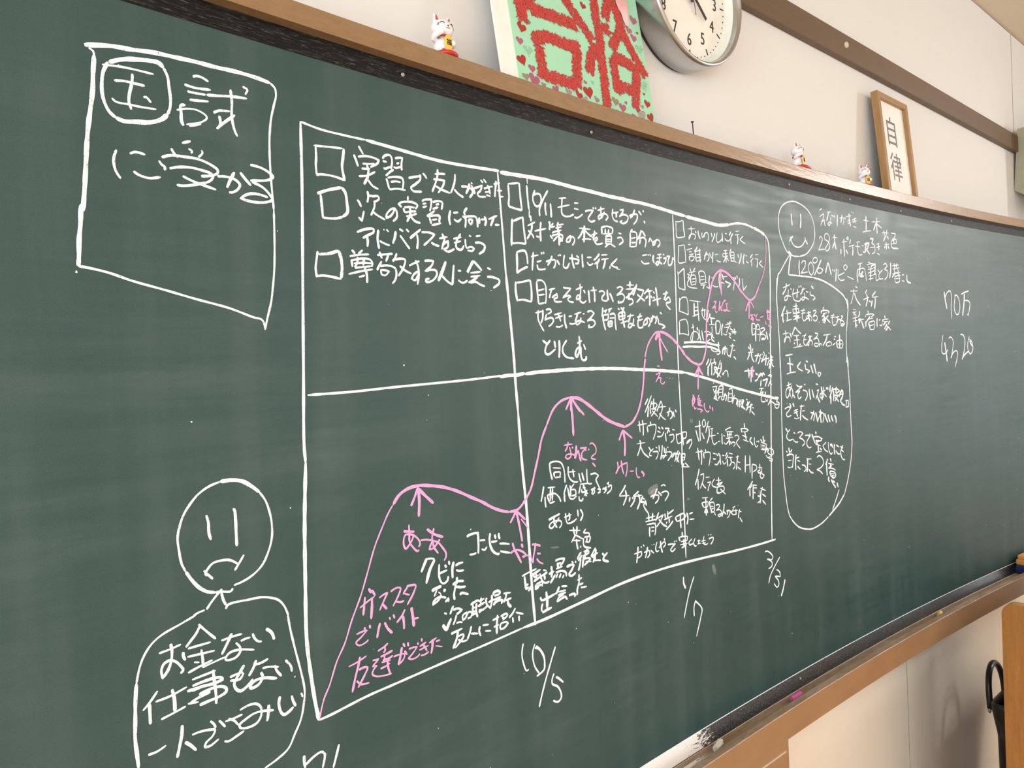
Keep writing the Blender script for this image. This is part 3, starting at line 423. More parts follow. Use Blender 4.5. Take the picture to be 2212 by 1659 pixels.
  ('pink_text/0', 'pink', '''34:-889,-293 -891,-305 -893,-317;25:-898,-306 -885,-300 -874,-296;39:-878,-296 -879,-310 -881,-325;37:-883,-283 -879,-290;38:-878,-286 -873,-295;28:-867,-300 -859,-297 -853,-296 -859,-305 -867,-317;34:-863,-308 -859,-313 -855,-318;29:-848,-296 -838,-293 -831,-295 -835,-304 -845,-317;28:-841,-311 -832,-314 -826,-314;36:-819,-296 -825,-302 -827,-305;33:-821,-295 -813,-295 -805,-297 -810,-308 -821,-321;24:-825,-304 -816,-308;24:-905,-339 -895,-338 -888,-338 -898,-345 -906,-350 -901,-355 -889,-353 -887,-351;35:-892,-333 -891,-338;38:-884,-332 -883,-337;40:-867,-334 -870,-342 -873,-353;38:-860,-335 -855,-345 -848,-353;28:-852,-330 -850,-334;32:-845,-328 -843,-334;32:-825,-326 -831,-334 -840,-341;42:-829,-334 -828,-343 -828,-353;51:-814,-326 -812,-342 -811,-354;27:-813,-343 -802,-344;24:-919,-378 -905,-376 -891,-372;34:-901,-370 -904,-381 -909,-394 -915,-413;31:-904,-387 -896,-386 -890,-388 -894,-395 -906,-410;27:-908,-400 -901,-407 -888,-409;29:-873,-371 -862,-368 -856,-365;28:-862,-367 -861,-373 -864,-376;32:-869,-380 -860,-379 -849,-377;28:-862,-378 -863,-385;35:-866,-386 -855,-386 -849,-384;27:-868,-388 -853,-389;29:-870,-396 -861,-395 -854,-393;33:-858,-389 -857,-399 -854,-408;25:-882,-381 -872,-382 -878,-386 -882,-389 -875,-390 -881,-394 -883,-399 -877,-404 -864,-407 -852,-408;25:-848,-386 -838,-386 -829,-388 -831,-394 -838,-399;42:-833,-377 -836,-388 -840,-400;34:-829,-383 -825,-390;33:-831,-372 -828,-378;33:-823,-373 -822,-379;26:-822,-383 -813,-383 -807,-384 -815,-391 -823,-396 -817,-399 -807,-398 -803,-395;30:-806,-378 -805,-382;30:-799,-374 -798,-379;27:-803,-385 -791,-382;26:-804,-390 -787,-388;29:-797,-383 -793,-389 -790,-395;26:-802,-398 -795,-399 -787,-397;28:-786,-385 -772,-381;44:-779,-381 -780,-391 -783,-401;30:-774,-386 -766,-386;21:-775,-392 -762,-397'''),
  ('pink_text/1', 'pink', '''36:-822,-217 -813,-219 -803,-221;31:-812,-209 -812,-223 -812,-234 -807,-242 -800,-249 -796,-249;31:-804,-224 -807,-231 -813,-238 -819,-242 -822,-237 -822,-229 -819,-223 -812,-223 -803,-227 -796,-234 -794,-240 -797,-244;28:-793,-235 -783,-236 -772,-239;41:-781,-221 -768,-231 -752,-238;32:-768,-222 -772,-235 -771,-244 -768,-252 -762,-260;32:-758,-240 -764,-246 -771,-251 -778,-251 -775,-245 -771,-241 -762,-244 -754,-253 -748,-262 -748,-268 -752,-273'''),
  ('pink_text/2', 'pink', '''43:-613,-273 -609,-284 -602,-296 -595,-309;36:-618,-289 -609,-286 -598,-288 -588,-294 -583,-299 -592,-301;27:-593,-299 -585,-300;31:-582,-299 -573,-304 -572,-311 -579,-312;39:-570,-284 -560,-286 -550,-290;37:-561,-283 -563,-292 -567,-305 -569,-315;32:-559,-301 -550,-303;32:-560,-309 -554,-316 -545,-321;46:-593,-278 -592,-281 -590,-285'''),
  ('pink_text/3', 'pink', '''27:-484,-130 -462,-130;35:-472,-125 -475,-134 -481,-141;36:-464,-135 -460,-137;29:-470,-134 -467,-142 -467,-151 -475,-154 -481,-151 -477,-147 -467,-147 -454,-150;56:-452,-133 -453,-145 -457,-156;41:-454,-150 -447,-143 -444,-155 -441,-162;32:-443,-139 -425,-140 -438,-148 -438,-157 -425,-162;32:-431,-141 -426,-145;33:-421,-142 -419,-145;29:-417,-135 -411,-133 -401,-141 -401,-151 -412,-157 -413,-160 -402,-163;33:-412,-168 -403,-176'''),
  ('pink_text/4', 'pink', '''39:-342,-174 -341,-186 -348,-196;30:-346,-194 -334,-183 -314,-179 -315,-193 -320,-205;39:-331,-173 -329,-188 -325,-199;25:-308,-196 -295,-197;31:-287,-191 -288,-201 -284,-210 -277,-211;49:-273,-200 -265,-207 -268,-211'''),
  ('pink_text/5', 'pink', '''25:-211,-1 -202,-2;29:-216,-18 -200,-14 -208,-23 -217,-33;29:-210,-25 -200,-25 -201,-33 -194,-37 -187,-33;20:-181,-25 -179,-25;21:-172,-26 -169,-27;21:-162,-27 -160,-28'''),
  ('pink_text/6', 'pink', '''42:-91,-64 -97,-80 -95,-88;30:-100,-76 -85,-73;44:-95,-63 -88,-75 -96,-85;43:-72,-65 -77,-71;35:-81,-74 -69,-73;32:-80,-78 -66,-77 -69,-82 -80,-81;27:-80,-85 -64,-87;27:-78,-86 -61,-89;30:-92,-87 -89,-93 -83,-91;32:-81,-94 -70,-95 -62,-98 -70,-102;33:-54,-83 -55,-92 -46,-102 -37,-101;45:-35,-89 -33,-97;45:-26,-93 -24,-102'''),
  ('pink_text/7', 'pink', '''33:-69,-6 -82,-20 -83,-24;42:-71,-4 -72,-17 -73,-28;33:-69,-6 -62,-16 -57,-22'''),
  ('pink_text/8', 'pink', '''31:-7,130 4,132 -1,125 -12,116;31:-12,116 1,121 -2,113 2,108 8,111;51:18,133 15,122 13,111;36:11,113 22,122 21,114 27,113;38:41,136 30,130 24,122;43:33,137 35,133;28:37,127 50,128;36:41,126 44,119 42,114 33,112 31,114 42,114 56,111;18:60,118 62,118;20:67,119 68,118;19:72,119 73,118'''),
  ('pink_text/9', 'pink', '''38:124,-33 131,-21 139,-12;55:139,-10 138,-24 137,-36'''),
  ('pink_text/10', 'pink', '''46:139,108 144,101 148,90;29:136,103 151,106;43:137,94 146,100 150,95 141,95;45:154,108 158,102;33:167,109 160,100 162,95 178,94;29:176,100 192,103;33:212,118 205,114 219,116;41:205,111 219,112 220,96;43:209,111 211,97 220,97;24:209,106 220,106;25:211,101 221,101;40:199,93 203,83;32:210,85 215,80 226,77;35:217,87 224,82'''),
  ('list_third/0', 'white', '''22:-132,289 -119,290 -106,294;36:-105,294 -104,278 -101,261;26:-130,289 -130,272 -129,258 -101,261;21:-90,278 -64,281;26:-78,285 -77,275 -81,264 -87,257 -85,264 -75,269 -65,268 -63,264 -68,258;34:-64,276 -60,272;37:-53,278 -52,270 -46,261;27:-39,275 -40,268 -37,265 -30,273 -21,277 -16,273 -16,265 -19,259;37:-30,273 -32,266;37:-5,278 -2,269;37:9,278 4,268 -4,258;27:18,280 14,270 16,260 27,262 35,269;39:36,282 37,272 36,262;24:47,281 55,281;27:46,271 50,267 61,266 68,271;36:71,287 63,277;39:79,284 70,274 70,259;23:89,289 105,292;22:85,281 105,284;40:96,282 98,274 95,261;28:120,282 106,273 117,268 128,265;23:-125,240 -104,244;26:-104,244 -102,234 -101,222 -101,209;26:-124,242 -124,227 -126,207 -101,209;23:-91,246 -82,246;23:-97,234 -77,239;22:-89,231 -79,232;36:-89,221 -86,213;23:-88,225 -72,228;26:-89,221 -76,223 -70,222 -73,216 -84,212;33:-58,244 -63,238 -70,233;37:-67,234 -65,224 -64,214;37:-50,241 -50,226 -49,211;24:-66,233 -46,238;22:-63,227 -48,229;22:-63,221 -47,223;23:-64,213 -45,217;27:-35,226 -22,231 -16,227 -19,219 -25,216;36:-25,236 -30,228 -35,218;35:-16,235 -10,228 -7,223;38:-1,237 -3,226 -4,214;22:5,232 18,234;26:11,221 18,218 28,218;22:39,243 55,245;39:46,244 48,233 48,217;22:35,236 57,239;25:36,236 37,230 56,233;36:48,230 37,217;35:50,230 58,222;35:70,249 63,243;39:63,242 67,230 68,221;27:64,241 80,242 80,232 79,224;22:67,235 79,236;21:67,229 80,230;24:66,222 79,223 90,220;39:95,240 98,232;40:109,243 107,232 98,218;41:122,242 117,231 117,219;25:126,239 133,238;29:129,227 134,223 139,224;36:156,244 145,234;28:158,235 147,227 151,225 150,215;22:166,243 181,245;23:164,234 180,234;42:175,234 175,225 173,214;29:194,232 182,224 191,220 199,216;26:-130,189 -129,177 -128,156 -117,153 -107,152;29:-129,183 -120,189 -108,196;36:-108,196 -108,178 -107,152;36:-87,198 -85,191;33:-69,199 -76,192;23:-92,188 -68,192;34:-80,188 -86,181;36:-86,182 -87,173 -84,162;26:-86,181 -71,184 -67,174 -70,163;22:-83,175 -69,177;22:-83,169 -70,171;22:-84,163 -70,165;26:-98,185 -90,184 -96,177 -89,177 -97,168 -98,162 -88,158 -63,157;37:-57,191 -54,181 -53,168;27:-57,191 -47,194 -37,192 -32,183 -33,170;21:-51,182 -37,183;22:-52,175 -36,177;22:-52,167 -28,171;22:-53,164 -33,166;35:-37,166 -44,156;28:-31,162 -19,158;38:-17,186 -20,174 -18,158;24:-11,182 -1,181;23:-8,166 2,163 14,164;38:21,193 18,179 21,160;24:23,174 38,172;38:30,192 36,179;21:34,186 51,188;37:40,177 63,172 49,163;27:64,186 77,185 77,176 72,158;38:80,189 84,182;39:88,192 90,185;40:98,187 98,176 92,163;28:109,187 111,173 113,160 127,171;36:-127,135 -128,120 -130,107;25:-126,130 -118,136 -103,137;26:-103,137 -99,125 -99,113 -99,101;24:-130,108 -114,105 -99,101;22:-94,131 -53,129;49:-77,126 -78,112 -77,98;37:-64,130 -64,114 -62,88;21:-77,117 -63,118;22:-78,109 -64,111;24:-85,98 -60,104;30:-54,111 -36,113;27:-47,117 -50,106 -47,98 -37,92 -31,93;37:-39,114 -40,106 -41,97;37:-26,113 -32,97 -30,87;34:-28,92 -21,105 -21,99;23:-131,88 -119,91 -107,92;26:-107,92 -102,82 -101,69 -100,59;35:-131,87 -131,74 -132,60;22:-132,62 -115,62 -100,59;28:-90,74 -80,77;26:-85,83 -83,71 -86,58 -89,47 -94,51 -88,63 -78,67 -67,63 -65,55 -71,49;41:-70,76 -68,69;36:-63,71 -62,60 -58,48;37:-53,69 -51,58 -48,48;22:-45,66 -31,67 -19,63;27:-35,61 -19,60 -8,52;27:-16,78 -15,69 -18,58 -18,48;31:-32,59 -38,53 -36,46 -24,51;37:-13,61 -18,52 -8,45;46:-119,44 -93,45 -64,45 -35,43 -9,39 10,37;46:-124,35 -98,36 -65,35 -35,35 -9,31 13,24'''),
  ('crowded_notes/0', 'white', '''36:-243,-63 -253,-75;34:-232,-58 -241,-72 -254,-90;36:-242,-78 -244,-88 -246,-99;36:-231,-69 -237,-81 -236,-94;27:-234,-74 -219,-74 -215,-78 -225,-84;36:-225,-64 -227,-84;27:-234,-84 -218,-85 -228,-93 -235,-98;30:-232,-87 -214,-100;35:-202,-70 -213,-85 -216,-90;27:-201,-71 -198,-83 -204,-95 -212,-106;23:-213,-82 -187,-82;30:-209,-94 -197,-104 -189,-108;31:-185,-95 -172,-92 -167,-96 -167,-103 -175,-108;36:-174,-85 -179,-98 -182,-102;37:-164,-93 -160,-105;36:-156,-90 -153,-96;25:-279,-112 -250,-111;35:-273,-104 -271,-126;35:-263,-103 -261,-117 -262,-133;36:-238,-108 -238,-114;35:-249,-116 -247,-128;27:-248,-116 -222,-116 -223,-129 -232,-144;32:-214,-120 -208,-125;26:-218,-128 -207,-132;29:-219,-139 -204,-139 -196,-131;32:-204,-121 -198,-126;35:-193,-125 -179,-126 -187,-136;37:-192,-134 -190,-151;35:-181,-128 -177,-134;25:-169,-129 -161,-131;28:-180,-140 -165,-140 -165,-149 -176,-155;28:-156,-138 -155,-150 -151,-159 -140,-157;27:-157,-142 -142,-139;38:-136,-136 -133,-164;28:-136,-138 -121,-139 -124,-149 -135,-151;35:-142,-139 -139,-142;28:-109,-154 -119,-158 -122,-162 -112,-158 -105,-154 -104,-162 -115,-174;22:-283,-147 -258,-147;35:-273,-141 -271,-150 -282,-170;32:-273,-150 -263,-166 -247,-177;33:-247,-156 -240,-165;27:-232,-161 -244,-168 -245,-173 -238,-174;26:-225,-159 -220,-161;27:-235,-167 -218,-169 -219,-176 -226,-183;36:-214,-156 -213,-169;36:-203,-157 -206,-172 -210,-185;37:-198,-161 -197,-173;24:-197,-173 -184,-172;27:-191,-164 -194,-177 -202,-184 -204,-178 -190,-179;27:-188,-162 -184,-164;28:-184,-172 -174,-175 -177,-182 -188,-190;28:-167,-176 -175,-182 -172,-184 -162,-176 -160,-186 -165,-194;38:-151,-173 -160,-184 -150,-197;37:-147,-176 -158,-196;24:-159,-180 -144,-180;38:-142,-181 -142,-203;35:-142,-181 -129,-183 -132,-193;22:-141,-188 -132,-189;24:-141,-194 -130,-194;23:-143,-206 -133,-208 -120,-210;35:-133,-201 -138,-206;33:-130,-200 -116,-211;26:-92,-130 -80,-130 -69,-129;39:-74,-118 -74,-137 -73,-161;38:-88,-137 -84,-148 -78,-162;37:-67,-144 -59,-158;28:-59,-118 -64,-123 -60,-133 -52,-128 -56,-118 -61,-119;39:-42,-122 -53,-146;22:-50,-133 -34,-134;40:-41,-134 -40,-151 -50,-169;23:-36,-139 -25,-139;24:-39,-154 -16,-154;29:-29,-139 -31,-158 -24,-173 -12,-170;24:-12,-150 -5,-152;26:-10,-169 0,-168;41:7,-152 7,-176;26:11,-157 19,-159;22:12,-172 22,-177 29,-174;29:19,-147 29,-144 42,-142;22:23,-150 51,-152;41:28,-151 28,-162;42:36,-152 34,-164 36,-181;42:43,-152 41,-162;23:26,-156 45,-158;25:22,-165 50,-164;36:35,-169 22,-177;37:37,-172 44,-179;29:44,-175 54,-176 57,-180 50,-185;29:55,-162 68,-162 73,-168 62,-177 67,-183 76,-191;43:96,-137 97,-149;41:82,-147 86,-157;30:82,-148 103,-150 112,-154 102,-157;24:89,-156 105,-157;42:97,-157 103,-178;28:86,-163 106,-170;28:89,-173 111,-180;43:124,-171 117,-177 129,-189;30:136,-172 135,-184 142,-195 150,-192;41:144,-181 147,-184;42:151,-181 154,-185;45:172,-172 174,-186;35:160,-179 167,-184;36:181,-183 173,-187;29:162,-185 186,-193;26:164,-194 178,-196;34:186,-194 180,-204 166,-201;25:161,-202 177,-205;43:188,-201 176,-214;45:183,-201 194,-206 188,-212;31:197,-203 213,-209 215,-217 204,-220 190,-213;27:182,-218 189,-224 201,-223;31:192,-226 209,-230 208,-234 195,-231;27:-92,-183 -65,-183;39:-84,-174 -80,-201;39:-72,-179 -71,-195 -73,-211;40:-56,-180 -56,-185;39:-64,-186 -62,-199;29:-63,-187 -40,-189 -40,-200 -46,-217;24:-30,-191 -19,-194;25:-30,-203 -19,-205;31:-25,-215 -15,-217 -5,-209;37:-16,-193 -12,-199;38:-9,-193 -4,-199;41:-3,-197 -3,-209 -2,-219;26:5,-199 13,-201;26:5,-211 11,-219 19,-216;38:25,-195 17,-203;36:28,-201 17,-209;41:24,-209 24,-218 26,-226;24:30,-197 46,-201;22:27,-206 45,-208;41:37,-208 39,-219 31,-226;29:41,-218 51,-221 53,-228 45,-234;23:57,-209 70,-209;42:66,-206 62,-219 58,-237;27:62,-219 74,-223;34:63,-231 76,-239;46:96,-209 93,-247;44:114,-211 113,-250;24:95,-231 114,-232;44:122,-232 120,-265;30:122,-232 139,-237 141,-244 125,-250;23:146,-242 163,-244;31:154,-234 153,-249 144,-250 149,-255 163,-254;31:163,-245 154,-263 162,-269 172,-263 157,-256;38:-81,-218 -87,-232 -98,-251;39:-87,-239 -87,-261;28:-78,-232 -66,-230 -67,-240 -80,-260;34:-72,-250 -65,-258 -59,-262;23:-60,-239 -45,-240;29:-54,-251 -41,-251 -49,-260 -53,-269;29:-27,-246 -37,-255 -35,-260 -21,-265;22:-22,-250 -3,-252;41:-12,-244 -12,-261;29:-20,-259 2,-257 -9,-262 -20,-259;29:-21,-265 6,-267 8,-274 -10,-279;38:-18,-265 -19,-276 -10,-279;33:-7,-270 12,-284;23:-76,-280 -54,-282;40:-62,-282 -62,-300 -62,-319;37:-77,-289 -71,-300;28:-75,-290 -54,-292 -57,-301 -71,-300;38:-61,-303 -69,-312;38:-61,-304 -56,-314;24:-69,-312 -55,-313;33:-37,-285 -46,-290;40:-49,-290 -46,-305 -41,-315;29:-47,-294 -33,-296 -31,-309 -34,-316;22:-45,-302 -35,-304;24:-45,-308 -33,-308;30:-46,-315 -34,-316 -28,-324;29:-26,-303 -14,-303 -12,-307 -24,-314 -12,-314 -5,-322 -13,-329 -20,-325 -8,-323;41:6,-304 3,-317 -5,-331;33:0,-319 12,-328;29:12,-321 27,-323 24,-332 16,-337;41:20,-319 16,-330;38:27,-322 32,-328;28:37,-318 48,-316;29:42,-320 32,-328 39,-333 51,-334;24:37,-325 57,-326;42:50,-322 51,-335;25:60,-328 72,-332;42:65,-325 58,-344;37:64,-343 74,-355;39:122,-270 112,-278 99,-287;44:111,-280 109,-291 109,-303;41:118,-278 112,-284;24:116,-278 139,-282;44:124,-279 122,-296 121,-311;24:125,-286 139,-288;31:125,-295 132,-299;31:140,-306 151,-310 153,-318 139,-322;29:152,-290 176,-299;45:162,-289 154,-303 150,-325;34:159,-304 175,-313;38:160,-319 174,-331'''),
  ('crowded_notes/1', 'white', '''33:-20,105 -21,97 -3,95;40:-17,96 -16,83;22:-26,82 -4,82;44:0,88 -1,76 0,62;31:0,89 11,90 17,83 15,72 8,60;24:0,62 9,63;41:26,84 21,71 21,58;22:31,76 35,77;24:26,63 36,60 41,62;38:45,88 48,84;37:59,89 55,85;26:36,82 59,85;27:36,76 57,78;29:52,90 53,84 46,74 39,64;30:52,74 65,70;24:58,67 77,68;25:60,64 79,66;42:70,74 73,60;29:47,64 56,62 49,56 57,52;28:63,49 73,47;24:4,38 12,38;41:7,45 7,32 9,24;29:-1,24 7,26 13,22 4,18 -2,20;27:-22,29 -12,25 -1,24;56:21,18 23,28 34,34;41:34,36 31,25 28,16;29:24,28 39,30 38,22 44,14 48,16;22:50,36 69,36;41:62,41 58,28 49,10;24:63,26 71,26;35:63,13 73,6;39:-42,-4 -33,7 -33,10;38:-38,-11 -27,0 -23,9;46:-34,-6 -36,-17 -36,-27;40:-21,1 -22,-14 -23,-26;30:-21,0 -5,1 -9,-5;41:-11,10 -11,0;40:-14,-9 -2,-10 -17,-26;36:-14,-10 -4,-22 5,-28;29:12,6 5,-7 -2,-19 11,-31;40:14,1 13,-15 -3,-31;24:-2,-12 13,-12;29:20,-27 25,-20 35,-18 39,-25 39,-32;38:20,-27 18,-24 25,-23;37:-18,-41 -16,-44;24:-24,-51 -3,-50;38:-19,-55 -17,-59;39:-6,-52 -11,-60;24:-19,-61 2,-60;24:-18,-64 5,-64;41:-10,-61 -9,-79;37:-8,-66 -19,-77;30:-19,-74 -2,-81;41:3,-51 -2,-71;39:3,-51 17,-50 15,-72;23:2,-57 16,-57;22:2,-64 16,-64;22:1,-72 18,-73;37:4,-72 -2,-78;31:10,-74 12,-80 21,-79;40:19,-69 30,-72 26,-84;40:26,-66 18,-79;41:39,-64 35,-85;29:40,-59 52,-58 53,-74 50,-87;22:39,-69 52,-69;22:38,-77 52,-78;22:35,-85 50,-86;41:61,-72 52,-91;37:50,-79 71,-82 67,-95;42:74,-82 73,-99;22:76,-87 89,-88;42:83,-83 79,-101;29:86,-85 98,-85 85,-96 91,-103;42:98,-87 91,-98 103,-107;29:107,-84 113,-86;30:106,-98 122,-90 112,-101 105,-111;43:113,-89 112,-108;39:115,-103 125,-102 124,-112;26:122,-98 134,-98;43:128,-95 120,-117;29:131,-104 137,-106;36:127,-112 141,-122'''),
  ('crowded_notes/2', 'white', '''48:143,87 142,72 143,59;30:143,86 154,85 158,75 153,62 143,60;23:147,74 156,74;48:163,84 158,70 156,45;31:163,85 172,82 176,70 175,58 173,45;23:164,72 172,73;23:163,61 173,61;33:178,74 193,76 197,73 180,64 176,61 192,61 201,56 194,50 181,49 184,52 196,51;46:202,68 206,57 208,49;47:216,63 220,51 217,41;47:131,40 134,30 133,21;40:124,34 129,28;40:144,29 138,23;27:121,20 145,21;41:129,19 124,11 118,4;43:136,21 138,8 146,-2;31:149,12 163,13 172,10 169,1 162,-7;43:166,18 158,7 153,-2;43:173,16 175,12;44:180,17 182,14;33:185,22 191,16 179,1 176,-3 186,2 198,6 207,4;46:198,15 197,2 193,-11;30:208,18 213,17;40:205,3 210,7;24:214,8 229,8;39:201,-12 211,0 228,1;49:222,12 218,-4 208,-19;46:213,-5 211,-14;45:221,0 223,-10 230,-15;36:174,5 177,6;24:104,-22 129,-21 145,-23;44:120,-15 123,-28 122,-36;44:134,-14 134,-26 132,-36;29:151,-27 160,-30;43:162,-37 174,-31 170,-27;39:176,-30 178,-35 181,-27;27:202,-34 218,-37;25:104,-21 124,-20 147,-21;44:121,-16 123,-37;44:135,-13 132,-31 130,-47;33:150,-28 158,-32;39:146,-45 157,-42 167,-29;30:174,-28 183,-31;38:181,-26 190,-33;45:173,-43 170,-58;44:179,-45 201,-42 188,-60;31:206,-33 219,-34 212,-48 201,-60;40:211,-51 218,-57;24:162,-63 184,-63;44:175,-63 168,-74;31:168,-74 181,-71 170,-86 173,-93 189,-94;45:190,-71 187,-80;27:188,-87 195,-94 199,-89;23:177,-79 209,-81;34:205,-91 231,-103;41:215,-90 198,-103;32:229,-86 246,-88 235,-97 248,-101 244,-111 231,-111 228,-103 248,-104'''),
  ('happy_face', 'white', '''35:333,384 313,379 290,366 277,348 274,328 278,302 291,281 305,263 321,256 340,252 366,253;37:333,384 349,386 372,384 398,378 421,367 436,351 444,331 444,310 436,290 417,272 396,260 366,253;55:334,355 335,341 337,326;57:378,359 379,342 375,323;36:325,298 331,287 342,278 361,275 381,281 396,296 396,303;48:338,300 326,292 321,284;51:396,297 402,291 407,286;50:315,263 327,255 320,248;35:321,255 297,233 280,216 265,203;54:325,253 318,233 311,205;37:265,207 260,188 255,164 253,142 255,121;39:311,205 346,205 389,205 430,204;49:430,204 474,199 516,189 555,176 584,163 598,150;68:598,150 604,140 603,129;34:258,195 254,163 255,118 257,79 259,41 258,-19;40:600,157 606,142 601,110 595,81 591,67;37:591,67 589,38 589,-5 587,-14;60:591,2 594,-14 594,-28;34:259,20 260,-25 259,-84 257,-135 257,-195;40:591,-7 597,-58 599,-116 600,-174 603,-227;35:256,-156 256,-221 257,-273 263,-319 269,-352 277,-374;40:601,-183 602,-227 594,-270 575,-319 552,-359;52:552,-359 521,-380 492,-393 467,-404;39:524,-343 508,-365 486,-391;39:275,-371 293,-390 318,-407 344,-416 375,-422 402,-421 435,-415 464,-405'''),
  ('profile_text/0', 'white', '''34:708,375 738,375;61:723,388 723,367 722,346;29:701,341 724,346 752,350;27:753,374 807,380;63:785,390 785,367 786,344;59:782,375 764,350;44:788,371 814,362;27:583,305 613,309;56:595,315 595,293 597,267;35:610,316 616,321 621,317 613,314 610,316;56:578,287 577,272;49:604,287 616,275;56:632,316 626,303;30:621,296 652,303;58:642,299 643,286 639,273;27:662,311 686,314;28:656,300 685,300;36:670,312 669,291 676,278 695,280;28:693,304 707,304;42:698,288 711,287 720,299;59:725,316 716,302 712,288;53:709,309 737,315 724,295;49:720,295 739,283;54:742,327 762,328 753,316;37:749,316 769,308 768,292 751,285;28:740,302 773,306;30:778,314 798,318;32:777,304 802,310;63:790,317 793,298;39:780,289 798,285;27:813,349 855,352;64:826,357 829,343;64:845,360 840,344;59:837,344 822,325;54:842,343 854,334;29:827,316 857,320;65:838,325 839,303;60:831,312 826,306;59:848,315 856,306;39:870,353 897,353 892,343 875,333;41:870,331 900,336 900,323;49:870,331 871,313 912,311;28:872,322 900,325;66:885,333 885,323;49:365,244 362,225 364,207;32:373,236 382,243 395,243 391,230 370,212 404,217;32:415,241 408,231 410,218 420,210 432,219 432,233 422,242 415,241;32:447,256 433,252 431,243 443,242 454,250 447,256;47:473,252 456,232 435,210;33:463,231 448,225 455,217 472,219 480,227 463,231;52:506,247 498,231 492,218;52:508,246 516,230 522,215;53:530,231 531,226;51:537,230 540,225;55:550,234 547,218 544,199;34:558,215 592,225;34:559,233 558,213 568,204 591,206;35:599,247 589,240 596,232 610,241 599,247;33:606,216 644,209;32:666,251 694,257;59:682,254 677,237 671,218;58:665,237 662,220 666,202;36:665,237 704,241 711,224 714,208;41:672,229 699,219;59:696,234 679,219 699,221;31:725,261 739,260;30:717,253 753,259;59:729,251 732,244;56:749,254 740,244;30:724,240 756,245;32:723,230 760,238;61:740,243 738,210;28:727,223 755,226;31:726,213 755,218;59:749,254 769,258 763,226;32:757,247 769,250;32:756,238 768,240;37:755,228 771,229 770,213 787,216;49:781,243 792,236;37:810,244 788,228 791,218 812,219;38:815,258 832,263 840,256 822,247 843,240 837,226 820,215;65:861,267 860,245 852,222;30:869,258 913,264;65:883,266 886,254;65:900,267 895,255;31:873,249 916,256;39:882,254 885,240 907,243 903,253;30:868,235 920,242;52:889,240 867,225;47:902,239 919,232;39:884,228 887,212 914,217 910,231 884,228;29:888,222 910,224;28:928,235 943,236;32:927,218 944,217;60:961,237 962,219 986,213;44:650,191 661,187;29:619,177 662,179;35:641,184 637,170 630,155 621,142;51:643,173 654,155 676,140;54:714,184 704,173;34:691,156 726,164;60:711,173 716,159 705,137;58:725,156 728,150;61:734,155 734,149;60:744,156 736,137;48:765,181 751,172 742,166;28:741,164 780,167;62:761,164 761,152 755,132;25:631,128 649,128;28:629,120 652,122;57:639,120 636,111;30:628,104 657,108;56:645,117 648,110;29:629,96 656,99;67:644,105 645,92 645,79;36:640,89 655,85;56:670,125 666,114 660,108;57:659,100 675,103 662,91;30:668,100 693,103;55:677,98 683,88 691,77;57:715,127 719,120;56:700,113 703,109;36:703,115 738,118 752,116 734,109;49:728,111 715,102 699,91;60:702,97 702,81;30:715,103 744,106;67:717,93 723,84 726,74;37:718,94 753,97 752,85 748,75;30:723,85 749,88;28:726,74 748,75;62:769,107 767,95 767,82;32:778,101 788,102;37:781,87 794,86 799,92;62:814,115 816,106;58:800,103 804,96;29:798,102 838,105;29:807,96 834,98;50:821,97 803,86;63:820,90 829,80 816,72;54:827,90 809,76;48:830,84 849,73;58:844,100 833,89'''),
  ('profile_text/1', 'white', '''33:471,377 485,383;33:472,361 493,371 493,364 475,338;33:478,348 496,355 497,343 502,341;27:510,376 531,380;53:519,379 514,366 508,354;35:533,371 543,369;34:527,365 528,353 520,343 513,346 520,352 535,350;55:547,373 548,366;56:566,376 564,360 562,344;35:576,367 595,371 598,363 593,352;55:590,379 587,367 581,356;47:602,373 609,368;27:610,375 640,380;57:628,385 629,371 635,351;35:630,370 620,363 624,358 632,364;56:641,393 643,390;56:651,391 652,388;36:643,368 667,377;32:645,363 670,370;56:655,374 662,362;33:650,353 667,351;33:466,304 473,311 482,306 474,291 461,276 494,280;33:504,322 495,316 494,307 513,300 520,291 512,280 501,276 496,281 513,298 519,311 515,319 504,322;25:534,313 561,315;54:545,322 546,304 552,283;50:546,302 532,285'''),
